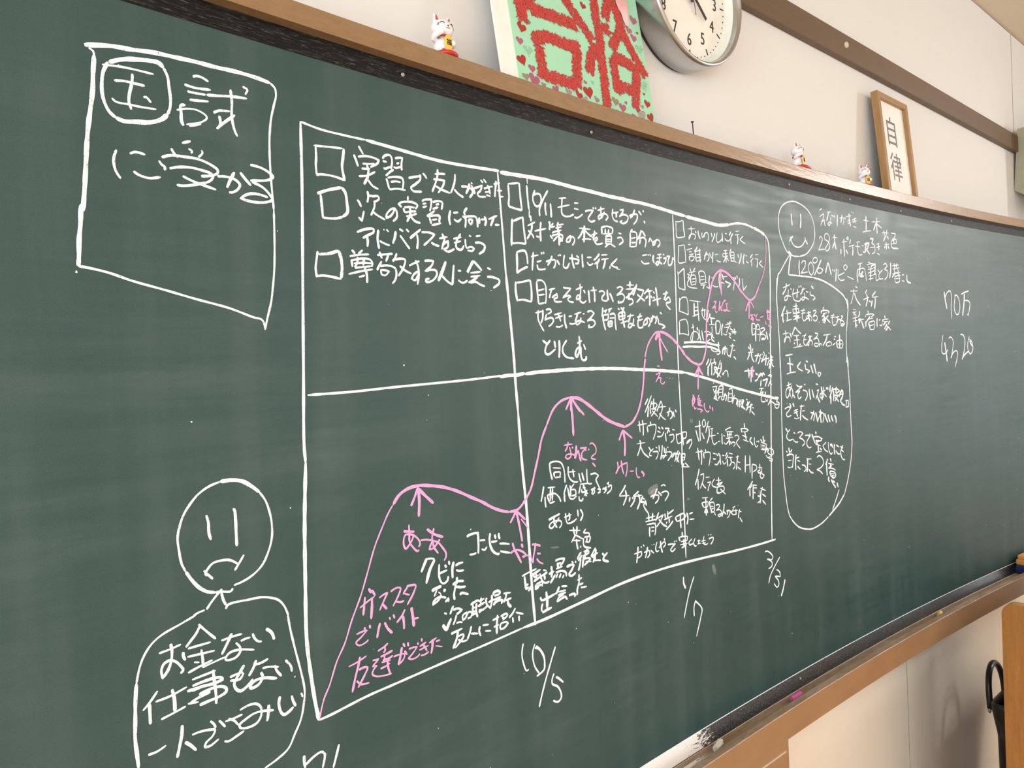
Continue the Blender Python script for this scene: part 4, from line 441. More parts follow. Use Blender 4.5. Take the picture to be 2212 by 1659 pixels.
  ('bubble_text/0', 'white', '''32:283,172 317,182;47:300,184 297,172 281,156;34:317,172 324,170;33:309,169 305,154 300,145 290,143 290,149 300,154 320,153;29:323,158 360,166;52:351,173 349,161 347,150;33:333,173 328,158 333,146 345,143 361,144 364,151;48:357,181 360,176;48:366,182 370,177;32:370,170 389,175;49:379,177 373,167 364,159;30:391,168 403,166;34:383,165 385,154 377,146 369,147 374,153 390,152 404,148;53:418,183 429,176;35:413,169 412,161 428,158 436,153 423,147;46:291,129 280,116 271,104;49:281,112 278,100 281,89;27:287,111 318,114;50:298,120 300,106 298,94;30:292,93 319,98;26:326,129 350,131;51:342,138 341,125 344,91;27:323,122 354,125;33:326,121 328,114 354,117 352,124;27:324,111 359,115;27:325,105 356,108;29:324,97 361,103;54:330,106 353,104 332,98;28:362,119 385,122;29:364,112 385,115;34:378,125 369,107 376,95 386,98 389,103;29:390,114 412,117;57:401,120 400,107 405,94;34:409,113 397,102 389,99 392,106 408,108 416,102 413,94;35:422,119 433,122 439,119 425,109 422,106 438,109 443,103 437,96 424,96 427,101;37:449,92 453,91;56:475,132 476,124;53:462,121 466,114;36:462,121 489,123 505,120 499,115;30:471,114 494,117;42:482,114 465,106;56:474,109 484,100 478,89;46:482,106 467,96;49:484,103 470,90;45:499,110 487,103;44:487,103 509,91;30:510,109 533,112;30:510,104 535,107;36:527,115 518,98 525,85 540,88;33:535,105 556,108;37:547,110 546,95 540,90 546,98 561,100 560,88;37:565,110 576,109 561,97 575,97 584,90 574,84 563,84 569,89 582,87;27:275,62 303,65;33:288,71 289,57 285,46 282,42 283,50 296,55 307,52 308,42;47:308,65 315,54;47:333,79 325,69 318,60;41:333,79 348,69 360,63;26:323,58 352,59;25:326,47 353,48;51:339,59 341,43 342,33;48:325,41 330,38;39:357,38 348,33;27:320,29 369,33;28:365,57 384,59;30:370,47 386,49;34:384,63 375,53 372,40 382,34 390,40;30:394,55 413,57;37:402,59 399,46 395,34 387,36 396,44 409,46 414,42 411,33;50:407,55 396,40;35:427,65 443,63 437,56 420,48 439,52 447,42 441,32 425,33 425,38 441,38;35:449,30 449,36 458,38 457,32;29:469,59 507,62;51:491,60 483,47 466,32;56:486,40 483,31;36:486,40 505,42 511,37 507,32;28:485,31 507,32;36:526,56 535,55;37:523,49 530,48;40:516,33 531,39;59:554,61 554,41 553,27;57:537,43 541,26;37:537,44 566,45 571,35 564,24;27:541,36 568,36;28:541,26 564,25;32:283,11 318,13;50:303,6 304,-20;32:290,-9 318,-11;44:353,-7 337,-18;44:379,-4 387,-7;52:374,-11 376,-21;53:402,-15 405,-23;52:419,-12 423,-23;33:283,10 318,13;53:303,6 304,-12 304,-31;34:290,-9 304,-9 318,-13;30:286,-34 308,-31 330,-30;36:354,-6 336,-17 344,-23 363,-29;43:379,-4 388,-7;36:374,-11 377,-24 388,-27 397,-30 384,-35;55:402,-16 407,-26 412,-36;56:417,-12 422,-24 428,-38;37:442,-34 435,-38 442,-45 452,-38 443,-34;35:294,-53 294,-64 298,-78 300,-89;32:284,-62 306,-58;35:308,-62 297,-80 286,-91 280,-85 282,-72 295,-66 308,-70 312,-81 305,-94;49:313,-84 321,-93;36:329,-61 339,-66 358,-66 338,-74 324,-80 346,-77 335,-86 339,-96 352,-92;35:365,-62 373,-63;36:359,-76 377,-80 381,-89 369,-103;56:390,-74 392,-88 396,-102;56:404,-76 408,-87 413,-98;41:423,-63 435,-66;37:427,-81 437,-79 430,-90 421,-102;54:429,-93 434,-102 442,-111;59:450,-71 453,-85 453,-106;38:461,-72 463,-86 459,-98 445,-99 443,-92 457,-88 476,-99;32:449,-84 471,-82;56:475,-74 479,-80;58:482,-74 485,-81;61:497,-70 493,-87;59:510,-76 496,-96 492,-104;61:498,-96 497,-119;62:511,-80 513,-97 510,-112;39:511,-81 531,-81 545,-87 524,-93;62:528,-75 524,-93;39:513,-97 538,-98 526,-106 517,-113;48:518,-101 540,-115;58:558,-84 544,-97 541,-103;62:560,-85 561,-99 546,-114;34:544,-97 565,-95;49:546,-112 557,-122 570,-127;30:572,-114 590,-114;40:581,-114 575,-131 589,-130 590,-114;35:272,-117 287,-113 300,-115 289,-123 279,-129 283,-136 301,-134;49:295,-104 302,-114;50:309,-104 316,-114;33:313,-125 333,-121;32:312,-130 334,-127;52:322,-120 326,-130 331,-139;27:314,-141 325,-144 338,-142;28:342,-115 365,-115;55:350,-111 346,-129 343,-150;27:351,-127 366,-127;41:352,-137 362,-144 380,-151;37:392,-133 405,-136 413,-139 409,-149 406,-156;54:411,-130 402,-141 393,-151;57:418,-134 423,-147 427,-160;59:442,-129 442,-146 444,-164;37:433,-135 446,-135 434,-148 428,-156;38:440,-143 451,-138 459,-145 452,-163;56:463,-140 469,-153 478,-164;58:480,-144 483,-154 490,-164;58:496,-147 500,-157 506,-164;60:513,-148 520,-157 521,-170'''),
  ('bubble_text/1', 'white', '''46:272,-162 283,-173;35:293,-167 280,-176 276,-184 287,-193 303,-192;34:307,-176 317,-179;35:304,-191 314,-199 328,-201;36:327,-179 341,-177 353,-182 335,-191 353,-198 360,-206 347,-213;36:361,-188 377,-189 385,-193 371,-203 370,-212 380,-220 391,-219;54:384,-185 388,-192;58:415,-182 416,-190;54:395,-187 403,-200 410,-212;37:403,-195 428,-197 446,-204 438,-208 413,-205;29:411,-206 429,-210;57:417,-206 421,-216;33:410,-213 437,-221;58:424,-215 426,-235;30:411,-235 441,-235;40:432,-226 443,-232;38:465,-214 448,-222 458,-233 474,-240;38:477,-215 478,-234 488,-247 497,-244;55:486,-220 491,-227;55:491,-220 500,-232;62:508,-223 506,-236 508,-250;42:516,-226 532,-233;43:513,-240 525,-250 536,-252;40:538,-232 552,-238;39:552,-230 540,-244 542,-259 550,-267 560,-269;44:540,-240 555,-248;52:284,-210 288,-225;43:272,-217 277,-221;48:299,-216 291,-223;41:273,-228 289,-227 304,-231 302,-244 298,-261;26:278,-241 295,-242;28:275,-256 287,-259 299,-257;33:311,-240 331,-238;54:317,-230 313,-245 313,-268;33:321,-245 334,-249;43:321,-259 335,-269;36:342,-258 359,-264 361,-272 351,-277;27:364,-246 389,-249;57:371,-245 370,-259 366,-279;29:375,-260 387,-262;41:374,-272 384,-281 397,-285;37:416,-248 427,-245 443,-252 449,-265 439,-274 414,-279 430,-284 443,-293;57:470,-257 464,-266 458,-272;60:464,-269 464,-284 465,-300;57:483,-257 488,-266;30:471,-269 500,-275;59:482,-272 486,-281;40:491,-277 474,-281;34:471,-281 494,-285 509,-291;52:478,-290 484,-302 500,-311;39:479,-290 504,-296 509,-305 498,-311;28:484,-297 503,-300;31:487,-303 502,-304;60:473,-303 471,-310 476,-317;53:485,-312 494,-324 507,-336;46:493,-316 504,-323;60:514,-324 520,-337'''),
  ('middle_notes/0', 'white', '''37:-520,-156 -519,-170 -515,-185;30:-520,-156 -507,-155 -492,-159 -486,-169 -484,-181 -484,-194;25:-513,-165 -493,-168;37:-511,-173 -509,-181;30:-511,-173 -495,-175 -496,-182;27:-509,-182 -494,-183;31:-474,-167 -475,-180 -470,-190 -460,-196 -451,-197;26:-476,-177 -457,-178;38:-463,-173 -461,-188;38:-448,-182 -446,-191 -443,-199;38:-440,-182 -437,-192 -435,-197;31:-427,-177 -427,-192 -425,-203 -415,-205;31:-418,-188 -404,-188 -396,-193 -403,-199 -399,-208 -392,-219;36:-536,-193 -540,-207 -544,-218;37:-534,-211 -534,-220 -533,-229;26:-527,-197 -509,-198;37:-520,-198 -522,-220;37:-515,-198 -517,-220;36:-529,-209 -524,-222;30:-529,-209 -510,-209 -500,-217 -496,-225;29:-524,-224 -511,-222;37:-480,-198 -486,-209 -488,-214;38:-486,-213 -487,-220 -486,-227;29:-472,-200 -471,-206 -461,-199;38:-478,-203 -474,-222;38:-471,-206 -471,-220;31:-473,-208 -459,-210 -458,-218 -469,-219;29:-474,-222 -466,-225 -456,-221;27:-447,-202 -423,-203;38:-445,-204 -450,-218;38:-439,-201 -430,-221;26:-440,-209 -432,-210;34:-442,-211 -442,-216 -434,-217;37:-428,-214 -436,-224;31:-450,-222 -449,-229 -443,-231 -439,-227;32:-434,-221 -429,-225;30:-430,-219 -426,-221;31:-418,-216 -412,-215 -408,-220 -414,-225;39:-412,-213 -416,-224;34:-410,-212 -406,-215;31:-400,-216 -392,-219 -396,-223 -400,-224 -392,-223;32:-387,-219 -381,-218 -379,-224 -384,-226;40:-377,-215 -377,-224;32:-374,-209 -368,-213;38:-368,-208 -370,-210;32:-372,-217 -362,-215 -362,-222 -375,-229;40:-528,-251 -515,-248 -500,-245;37:-514,-247 -515,-258 -508,-267;30:-502,-251 -512,-260 -521,-266 -527,-262 -522,-257 -509,-255 -498,-258 -497,-264 -503,-269;29:-490,-253 -471,-251;38:-477,-247 -476,-257 -480,-260;31:-486,-246 -485,-257 -482,-264 -468,-264 -458,-260;39:-455,-245 -454,-257;39:-448,-245 -442,-256 -449,-266;26:-479,-277 -450,-282;38:-468,-273 -465,-288;39:-458,-273 -460,-287;36:-462,-287 -474,-299;31:-464,-287 -445,-298;26:-470,-296 -451,-300;39:-461,-295 -460,-306 -458,-314;37:-452,-309 -450,-312;36:-436,-282 -443,-288;33:-442,-288 -427,-292 -429,-298;33:-441,-296 -425,-298 -428,-307;36:-443,-297 -442,-311 -424,-318;26:-439,-304 -428,-307;39:-433,-298 -435,-305;30:-595,-331 -580,-328 -561,-326;44:-589,-332 -588,-343 -586,-353 -581,-351;36:-587,-347 -581,-347;50:-582,-358 -572,-350;41:-573,-334 -552,-329;40:-572,-331 -565,-340;43:-563,-333 -562,-341;38:-560,-338 -557,-337;35:-554,-335 -551,-344 -545,-352 -536,-354 -532,-353;41:-569,-345 -553,-341 -536,-337;49:-564,-351 -565,-360;34:-563,-351 -547,-349 -550,-358;35:-563,-355 -550,-354;36:-566,-359 -557,-357;27:-546,-331 -538,-334;44:-544,-337 -542,-348;40:-533,-341 -520,-339;50:-526,-329 -525,-340 -527,-348;47:-517,-345 -530,-357;40:-516,-322 -504,-321 -493,-323 -498,-329 -505,-333;34:-513,-329 -502,-328;44:-511,-326 -509,-337;34:-515,-336 -499,-335;40:-516,-342 -502,-342 -491,-347 -490,-354;43:-511,-345 -516,-351;43:-503,-346 -508,-353;44:-496,-350 -500,-355;45:-489,-338 -475,-337 -470,-339 -476,-346 -483,-352 -478,-356 -466,-353;35:-476,-331 -471,-335;39:-466,-332 -465,-336;43:-450,-320 -457,-326 -461,-331;42:-448,-326 -459,-334;46:-452,-331 -454,-340 -459,-351;46:-435,-318 -439,-325 -442,-334;41:-444,-321 -432,-321 -431,-325 -440,-327;46:-443,-326 -446,-338 -448,-348;37:-445,-333 -429,-335 -426,-337 -437,-342 -444,-345;30:-440,-339 -424,-342;41:-412,-320 -418,-326 -424,-332 -417,-336 -412,-340;47:-411,-322 -413,-332 -420,-345;36:-425,-332 -406,-330;31:-417,-342 -408,-343 -399,-345;41:-395,-333 -389,-338;47:-380,-335 -390,-341 -392,-345 -377,-352;44:-555,-374 -552,-380 -539,-380 -519,-377;55:-541,-368 -539,-381 -540,-397;44:-550,-386 -553,-393 -552,-399;45:-552,-401 -540,-399 -529,-398;48:-509,-367 -514,-375 -519,-378;34:-504,-368 -489,-371;37:-511,-376 -493,-377;38:-513,-381 -493,-381;46:-498,-382 -510,-385 -516,-392;41:-515,-392 -505,-389 -495,-388 -490,-394;41:-486,-388 -473,-388 -468,-391 -473,-393;36:-463,-367 -451,-365;41:-458,-357 -459,-372 -464,-383 -464,-392;39:-458,-376 -448,-375;32:-455,-381 -450,-382 -439,-383'''),
  ('middle_notes/1', 'white', '''38:-321,-220 -328,-228 -340,-237;26:-341,-238 -311,-241;42:-322,-229 -320,-242 -330,-257;42:-309,-244 -312,-253;41:-302,-245 -300,-249;40:-293,-245 -298,-254 -309,-263;35:-283,-237 -291,-241 -300,-244;28:-300,-245 -273,-246;43:-284,-242 -280,-256 -289,-271;30:-277,-250 -264,-255;42:-270,-248 -278,-258 -266,-260;33:-262,-262 -269,-265 -265,-273 -256,-283;42:-264,-257 -260,-268;33:-247,-253 -235,-251 -221,-255 -224,-263 -234,-268;42:-225,-240 -233,-250 -240,-258;38:-223,-246 -211,-256;27:-213,-237 -205,-235 -198,-238;33:-213,-250 -196,-249 -189,-255 -202,-268;29:-264,-292 -235,-292;44:-255,-283 -255,-299;44:-242,-285 -245,-300;28:-263,-304 -234,-306;28:-266,-298 -229,-299;44:-253,-310 -254,-319 -254,-329;33:-255,-305 -236,-307 -235,-319 -238,-329;28:-249,-312 -239,-313;28:-249,-319 -240,-320;43:-223,-287 -234,-302;33:-229,-298 -209,-294 -219,-305 -232,-314;37:-224,-300 -210,-313 -198,-319;45:-194,-289 -195,-304;36:-192,-295 -174,-289;45:-204,-292 -202,-302;32:-207,-304 -180,-301;45:-190,-304 -190,-313;44:-198,-309 -200,-313;40:-178,-311 -188,-318 -202,-325;44:-170,-305 -165,-314;34:-170,-305 -141,-302 -134,-309 -145,-313;30:-165,-314 -140,-314;46:-152,-300 -153,-313 -152,-330;47:-131,-302 -127,-313 -131,-326;32:-123,-306 -110,-305;28:-122,-317 -105,-319;29:-304,-353 -281,-352;41:-291,-341 -293,-354 -297,-371;29:-283,-351 -281,-358 -289,-362 -294,-362;30:-283,-342 -280,-345;32:-276,-340 -272,-344;31:-274,-356 -258,-355 -256,-362 -264,-368;41:-262,-347 -265,-356 -270,-367;33:-253,-355 -243,-363;34:-249,-345 -248,-346;30:-243,-345 -241,-347;31:-232,-343 -237,-354 -235,-361 -227,-361;31:-227,-356 -209,-347 -205,-352 -213,-358;42:-221,-343 -220,-355 -216,-367;38:-209,-340 -207,-345;32:-198,-355 -185,-356 -173,-358 -183,-362 -190,-367 -184,-371 -173,-367;34:-177,-351 -175,-354;34:-171,-351 -169,-354;44:-149,-338 -148,-348;43:-161,-346 -157,-355;28:-159,-347 -131,-351 -133,-357;28:-155,-357 -132,-358;27:-158,-363 -132,-364;44:-144,-353 -145,-371;33:-153,-370 -135,-367;32:-116,-358 -127,-364 -124,-369 -111,-368;32:-105,-359 -111,-368 -106,-375 -101,-375;25:-98,-366 -87,-367;40:-92,-364 -93,-373;24:-98,-372 -85,-373;24:-84,-369 -68,-370;28:-73,-360 -77,-373 -69,-379 -60,-378;24:-82,-374 -68,-375;28:-59,-360 -56,-361;28:-50,-361 -47,-362;33:-57,-369 -40,-369 -41,-375 -50,-382'''),
  ('early_notes/0', 'white', '''40:-707,-246 -698,-244 -685,-245 -684,-253 -684,-263 -685,-276;22:-689,-243 -682,-244;32:-703,-274 -694,-275 -689,-274;30:-681,-257 -676,-257 -670,-258;33:-678,-270 -672,-273 -667,-269;42:-659,-249 -661,-259 -659,-271 -653,-280 -644,-285 -641,-284;34:-658,-263 -651,-264 -645,-264;44:-650,-253 -648,-260;50:-641,-252 -641,-258 -639,-262;31:-641,-269 -630,-271 -619,-274;32:-640,-281 -629,-285 -618,-288;46:-783,-263 -788,-271 -794,-281;30:-783,-264 -775,-265 -769,-267;51:-769,-268 -778,-280 -786,-299;35:-761,-276 -762,-285 -762,-295 -758,-304 -753,-306 -747,-303 -745,-297;32:-764,-290 -755,-289 -747,-288;35:-751,-279 -748,-284;36:-743,-275 -742,-281;46:-734,-278 -737,-289 -737,-302;39:-731,-285 -724,-283 -716,-283;31:-730,-291 -725,-294 -715,-295;53:-777,-312 -769,-310 -759,-309;26:-767,-312 -773,-321;24:-765,-316 -760,-320;46:-756,-317 -751,-316;35:-760,-321 -762,-325 -767,-329 -776,-332 -773,-327 -764,-324 -753,-327 -751,-328;37:-753,-334 -747,-330 -747,-335;41:-738,-312 -728,-309 -716,-311;38:-732,-316 -722,-319 -713,-320;41:-729,-302 -729,-312;39:-731,-310 -734,-320 -736,-327 -735,-335;39:-725,-330 -721,-328 -708,-333;25:-756,-349 -751,-352;34:-759,-365 -753,-374;40:-743,-360 -749,-368 -753,-374;41:-738,-343 -742,-349 -745,-354;36:-739,-349 -730,-349 -722,-353 -729,-356 -733,-357;37:-733,-358 -736,-365 -740,-371;28:-734,-370 -728,-370 -722,-372;32:-712,-359 -721,-362 -721,-369 -716,-367 -710,-360 -703,-362 -705,-368 -712,-369;41:-705,-350 -694,-347 -688,-347;38:-700,-351 -702,-367;39:-693,-350 -694,-362 -692,-372;27:-700,-356 -694,-356;28:-702,-362 -694,-361;33:-704,-366 -694,-365;33:-689,-349 -677,-347;34:-683,-344 -685,-353;42:-691,-356 -676,-353;30:-690,-365 -679,-363 -669,-359;31:-687,-367 -688,-362 -680,-363;34:-674,-348 -672,-358 -666,-364;24:-674,-347 -671,-349;33:-669,-355 -656,-353;40:-661,-345 -662,-357 -666,-366;42:-657,-347 -657,-343 -648,-342 -644,-345 -647,-349;41:-656,-348 -646,-348;41:-658,-354 -642,-353;42:-658,-359 -646,-357 -639,-359 -642,-364;47:-653,-357 -659,-362;34:-637,-349 -621,-351;41:-630,-349 -632,-356 -637,-363;38:-634,-361 -620,-360;50:-628,-362 -627,-368 -621,-374;43:-760,-366 -753,-376;45:-743,-361 -748,-368 -753,-376;35:-745,-383 -735,-382 -723,-381;46:-731,-381 -734,-392 -742,-406;33:-734,-391 -722,-390 -721,-393 -729,-400 -738,-406;30:-732,-395 -724,-400 -714,-401;40:-705,-382 -709,-392 -714,-400;30:-707,-393 -692,-397;41:-688,-387 -690,-394 -687,-402;31:-683,-387 -670,-389;31:-678,-397 -666,-400;37:-662,-385 -648,-383;46:-651,-379 -653,-392 -654,-408;33:-660,-396 -649,-395;34:-645,-383 -632,-382 -630,-385 -641,-390;34:-642,-385 -636,-389;34:-647,-402 -645,-395 -633,-395 -629,-398 -638,-403 -647,-403;40:-612,-378 -619,-385 -627,-390;32:-612,-385 -595,-392;37:-619,-391 -618,-400;37:-605,-392 -605,-401'''),
  ('sums/0', 'white', '''43:1191,58 1181,31 1180,4 1193,-2 1213,4 1223,12;76:1201,35 1209,4 1215,-27;43:1230,47 1244,51 1260,42 1260,23 1253,3 1241,-17;44:1243,-16 1257,-1 1281,7 1291,1 1286,-19 1269,-46'''),
  ('sums/1', 'white', '''76:1209,195 1213,175 1225,140;43:1216,177 1226,190 1243,198 1253,198 1260,182 1255,148 1256,109;44:1286,190 1283,170 1278,152 1282,132 1300,123 1315,135 1319,156 1310,178 1296,186 1286,184;48:1331,190 1357,197 1388,203;81:1356,193 1350,162 1337,119;45:1351,170 1380,170 1394,163 1390,143 1378,121 1372,127'''),
  ('sums/2', 'white', '''51:1316,59 1334,58 1348,44 1346,20 1334,-6 1322,-23;57:1325,-18 1346,-6 1372,3;45:1382,52 1370,32 1368,12 1384,-5 1401,2 1407,17 1397,36 1381,43;71:1383,38 1402,19'''),
  ('smears/0', 'smear', '''73:-760,421 -743,420 -721,421'''),
  ('smears/1', 'smear', '''30:-505,-301 -525,-298'''),
  ('smears/2', 'smear', '''138:-254,-244 -237,-239 -222,-235'''),
  ('smears/3', 'smear', '''174:-249,-250 -228,-245'''),
  ('smears/4', 'smear', '''49:-128,-276 -119,-275'''),
  ('smears/5', 'smear', '''122:-103,-113 -101,-121'''),
  ('smears/6', 'smear', '''113:-45,-426 -36,-448'''),
  ('smears/7', 'smear', '''106:147,-295 156,-309'''),
  ('smears/8', 'smear', '''142:158,-193 174,-198 183,-206'''),
]

# ------------------------------------------------------------------ curved board geometry
XC, RB, Y0 = 1.38718, 15.89966, -0.05044
ZT, BH = 0.41418, 1.17
S0, S1 = -2.36, 2.30

def B(s, off, z):
    """point on the curved board: s metres along it from its middle, off metres in front, z from eye level"""
    th = s / RB
    return P(XC + (RB - off) * math.sin(th), Y0 - RB + (RB - off) * math.cos(th), z)

def sweep(name, prof, mat, parent, s0=S0, s1=S1, n=72, closed=True, caps=True, smooth=False, mat2=None, seg2=()):
    """prof: (off, z) loop swept along the curve of the board; UV = metres along, metres around"""
    k = len(prof)
    per = [0.0]
    for i in range(1, k + 1):
        a, b = prof[i - 1], prof[i % k]
        per.append(per[-1] + math.hypot(a[0] - b[0], a[1] - b[1]))
    verts, uvs, faces, fm = [], [], [], []
    segs = k if closed else k - 1
    for i in range(segs):                       # separate strips keep the edges crisp and the UVs clean
        a, b = prof[i], prof[(i + 1) % k]
        base = len(verts)
        for j in range(n + 1):
            s = s0 + (s1 - s0) * j / n
            verts += [B(s, *a), B(s, *b)]
            uvs += [(s, per[i]), (s, per[i + 1])]
        for j in range(n):
            q = base + 2 * j
            faces.append((q, q + 1, q + 3, q + 2)); fm.append(1 if i in seg2 else 0)
    if closed and caps:
        for s in (s0, s1):
            base = len(verts)
            verts += [B(s, *p) for p in prof]; uvs += [(s + p[0], p[1]) for p in prof]
            faces.append(tuple(range(base, base + k))); fm.append(0)
    o = mesh_obj(name, verts, faces, mat, parent, smooth=False, uvs=uvs, mats=[mat, mat2] if mat2 else None, fmat=fm)
    bm = bmesh.new(); bm.from_mesh(o.data)
    bmesh.ops.remove_doubles(bm, verts=bm.verts, dist=1e-5)
    bmesh.ops.recalc_face_normals(bm, faces=bm.faces)
    bm.to_mesh(o.data); bm.free()
    return o

# ------------------------------------------------------------------ room shell
def shell(name, lo, hi, mat):
    bm = bmesh.new(); add_box(bm, P(*lo), P(*hi))
    return tag(bm_obj(name, bm, mat), kind='structure')
FZ, CZ = -1.66, 1.355
shell('floor', (LW - .2, BW - .2, FZ - .1), (RW + .2, .2, FZ), MAT['floor'])
shell('ceiling', (LW - .2, BW - .2, CZ), (RW + .2, .2, CZ + .1), MAT['ceiling'])
shell('wall_front', (LW - .2, 0, -.80), (RW + .2, .15, CZ), MAT['wall'])
shell('wall_front_lower', (LW - .2, 0, FZ), (RW + .2, .15, -.80), MAT['lowwall'])
shell('wall_back', (LW - .15, BW - .15, FZ), (RW + .15, BW, CZ), MAT['wall'])
def holed_wall(name, x0, x1, wins):            # wall along y with rectangular openings
    bm = bmesh.new()
    ycuts = sorted({BW, 0.0} | {v for w in wins for v in w[:2]})
    for ya, yb in zip(ycuts[:-1], ycuts[1:]):
        zs = sorted((w[2], w[3]) for w in wins if w[0] <= ya + 1e-6 and w[1] >= yb - 1e-6)
        z = FZ
        for za, zb in zs:
            add_box(bm, P(x0, ya, z), P(x1, yb, za)); z = zb
        add_box(bm, P(x0, ya, z), P(x1, yb, CZ))
    tag(bm_obj(name, bm, MAT['wall']), kind='structure')
holed_wall('wall_right', RW, RW + .15, WIN_R)
holed_wall('wall_left', LW - .15, LW, WIN_L)
for i, (w, x) in enumerate([(w, LW - .08) for w in WIN_L] + [(w, RW + .02) for w in WIN_R]):   # aluminium sashes, slid open
    bm = bmesh.new()
    t = 0.03
    a, b, z0, z1 = w
    for (lo, hi) in (((x, a, z0), (x + .06, a + t, z1)), ((x, b - t, z0), (x + .06, b, z1)),
                     ((x, a, z0), (x + .06, b, z0 + t)), ((x, a, z1 - t), (x + .06, b, z1)),
                     ((x + .01, (a + b) / 2 - .02, z0), (x + .05, (a + b) / 2 + .02, z1))):
        add_box(bm, P(*lo), P(*hi), 0.003, 1)
    tag(bm_obj('window_%d' % (i + 1), bm, MAT['silver']), kind='structure')

bm = bmesh.new()                               # brown rail across the wall above the board
add_box(bm, P(LW, -0.021, 0.8396), P(3.752, 0.0, 0.909), 0.002, 1)
trim = tag(bm_obj('trim_1', bm, MAT['trim']), kind='structure')
bm = bmesh.new()
add_lathe(bm, [(0.0001, .006), (.006, .006), (.0085, .004), (.009, 0)], Matrix.Translation(P(2.126, -0.021, .877)) @ Matrix.Rotation(math.pi / 2, 4, 'X'), 20)
bm_obj('screw_cap', bm, MAT['cap'], trim, True)
for i, (x, z0, z1) in enumerate(((2.4542, FZ, -0.80), (3.7597, 0.909, CZ))):   # joints between wall boards
    bm = bmesh.new(); add_box(bm, P(x - .0016, -0.0012, z0), P(x + .0016, 0.0, z1))
    tag(bm_obj('trim_%d' % (i + 2), bm, MAT['seam']), kind='structure')
bm = bmesh.new(); add_box(bm, P(LW, -0.004, CZ - .006), P(RW, 0.0, CZ))
tag(bm_obj('trim_4', bm, MAT['seam']), kind='structure')

# ------------------------------------------------------------------ the chalkboard
board = empty('chalkboard', B(0, 0, ZT - BH))
tag(board, 'long concave green chalkboard covered in white and pink chalk handwriting', 'chalkboard')
def bpart(o):
    o.parent = board; o.matrix_parent_inverse = board.matrix_world.inverted(); return o
bpy.context.view_layer.update()
Zb = ZT - BH
def bsweep(*a, **k): return bpart(sweep(*a, None, **k))

bsweep('writing_panel', [(0, Zb - .02), (0, ZT + .02), (-.02, ZT + .02), (-.02, Zb - .02)], MAT['board'])
tag(bsweep('top_strip', [(.0004, ZT - .0015), (.0030, .4410), (-.01, .4410), (-.01, ZT - .0015)], MAT['black']), 'black wood-grained strip under the top rail')
bsweep('top_rail', [(.0205, .4403), (.0205, .4668), (.0193, .4680), (-.015, .4680), (-.015, .4403)], MAT['rail'])
bsweep('bottom_strip', [(.0005, Zb), (.0130, -.7835), (.0130, -.80), (-.02, -.80), (-.02, Zb)], MAT['blackdust'])
bsweep('dust_line', [(.0004, Zb + .0006), (.0011, Zb - .0002), (.0012, Zb - .0008), (.0004, Zb - .0003)], CH['white'])
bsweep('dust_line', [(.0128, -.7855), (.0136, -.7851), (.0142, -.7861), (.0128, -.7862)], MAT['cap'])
tag(bsweep('chalk_tray', [(-.03, -.7862), (.0555, -.7862), (.0590, -.7642), (.0602, -.7630), (.0768, -.7630), (.0780, -.7642), (.0780, -.8235), (-.03, -.8235)], MAT['tray'], mat2=MAT['apron'], seg2=(5, 6)), 'brown chalk tray dusted with white')
# deck between the rail and the wall
verts, faces, uvs = [], [], []
n = 72
for j in range(n + 1):
    s = S0 + (S1 - S0) * j / n
    a = B(s, -.014, .4680); 
    for z in (.4680, .452):
        verts += [Vector((a.x, a.y, z + ZO)), Vector((a.x, 0.0, z + ZO))]; uvs += [(s, 0), (s, .2)]
for j in range(n):
    q = 4 * j
    faces += [(q, q + 1, q + 5, q + 4), (q + 2, q + 6, q + 7, q + 3), (q, q + 4, q + 6, q + 2), (q + 1, q + 3, q + 7, q + 5)]
bpart(mesh_obj('deck', verts, faces, MAT['rail'], None, uvs=uvs))
for s0, s1 in ((S0 - .05, S0), (S1, S1 + .05)):
    bpart(sweep('end_post', [(.0205, .4680), (.0205, -.8235), (-.02, -.8235), (-.02, .4680)], MAT['rail'], None, s0, s1, 2))
# drawer cabinet below the tray, ending part-way along
SD = -0.0 + 0.0995
cab = bpart(sweep('under_tray_box', [(.0775, -.8235), (.0775, -1.06), (-.02, -1.06), (-.02, -.8235)], MAT['apron'], None, S0, SD, 40))
cz0, cz1, ce = -1.03, -.8450, SD - .013
groove = []
bpart(sweep('door_panel', [(.0789, cz1), (.0789, cz0), (.0765, cz0), (.0765, cz1)], MAT['apron'], None, S0 + .03, ce, 40))
tag(bpart(sweep('door_edging', [(.0796, cz1 + .0014), (.0796, cz1 - .0014), (.0765, cz1 - .0014), (.0765, cz1 + .0014)], MAT['cap'], None, S0 + .03, ce, 40)), 'pale edge line along the box door')
for s, z in ((-.789, .426), (-.38, .4225), (.326, .424), (.632, .4235), (.931, .422), (1.272, .4235), (.287, -.7675)):
    bm = bmesh.new()
    c = B(s, .0018 if z > 0 else .0070, z)
    th = s / RB
    add_lathe(bm, [(.0001, .0012), (.0010, .0010), (.0011, .0016), (.0024, .0014), (.0029, 0)], Matrix.Translation(c) @ Matrix.Rotation(-th, 4, 'Z') @ Matrix.Rotation(math.pi / 2, 4, 'X'), 16)
    bpart(bm_obj('screw', bm, MAT['screw'], None, True))

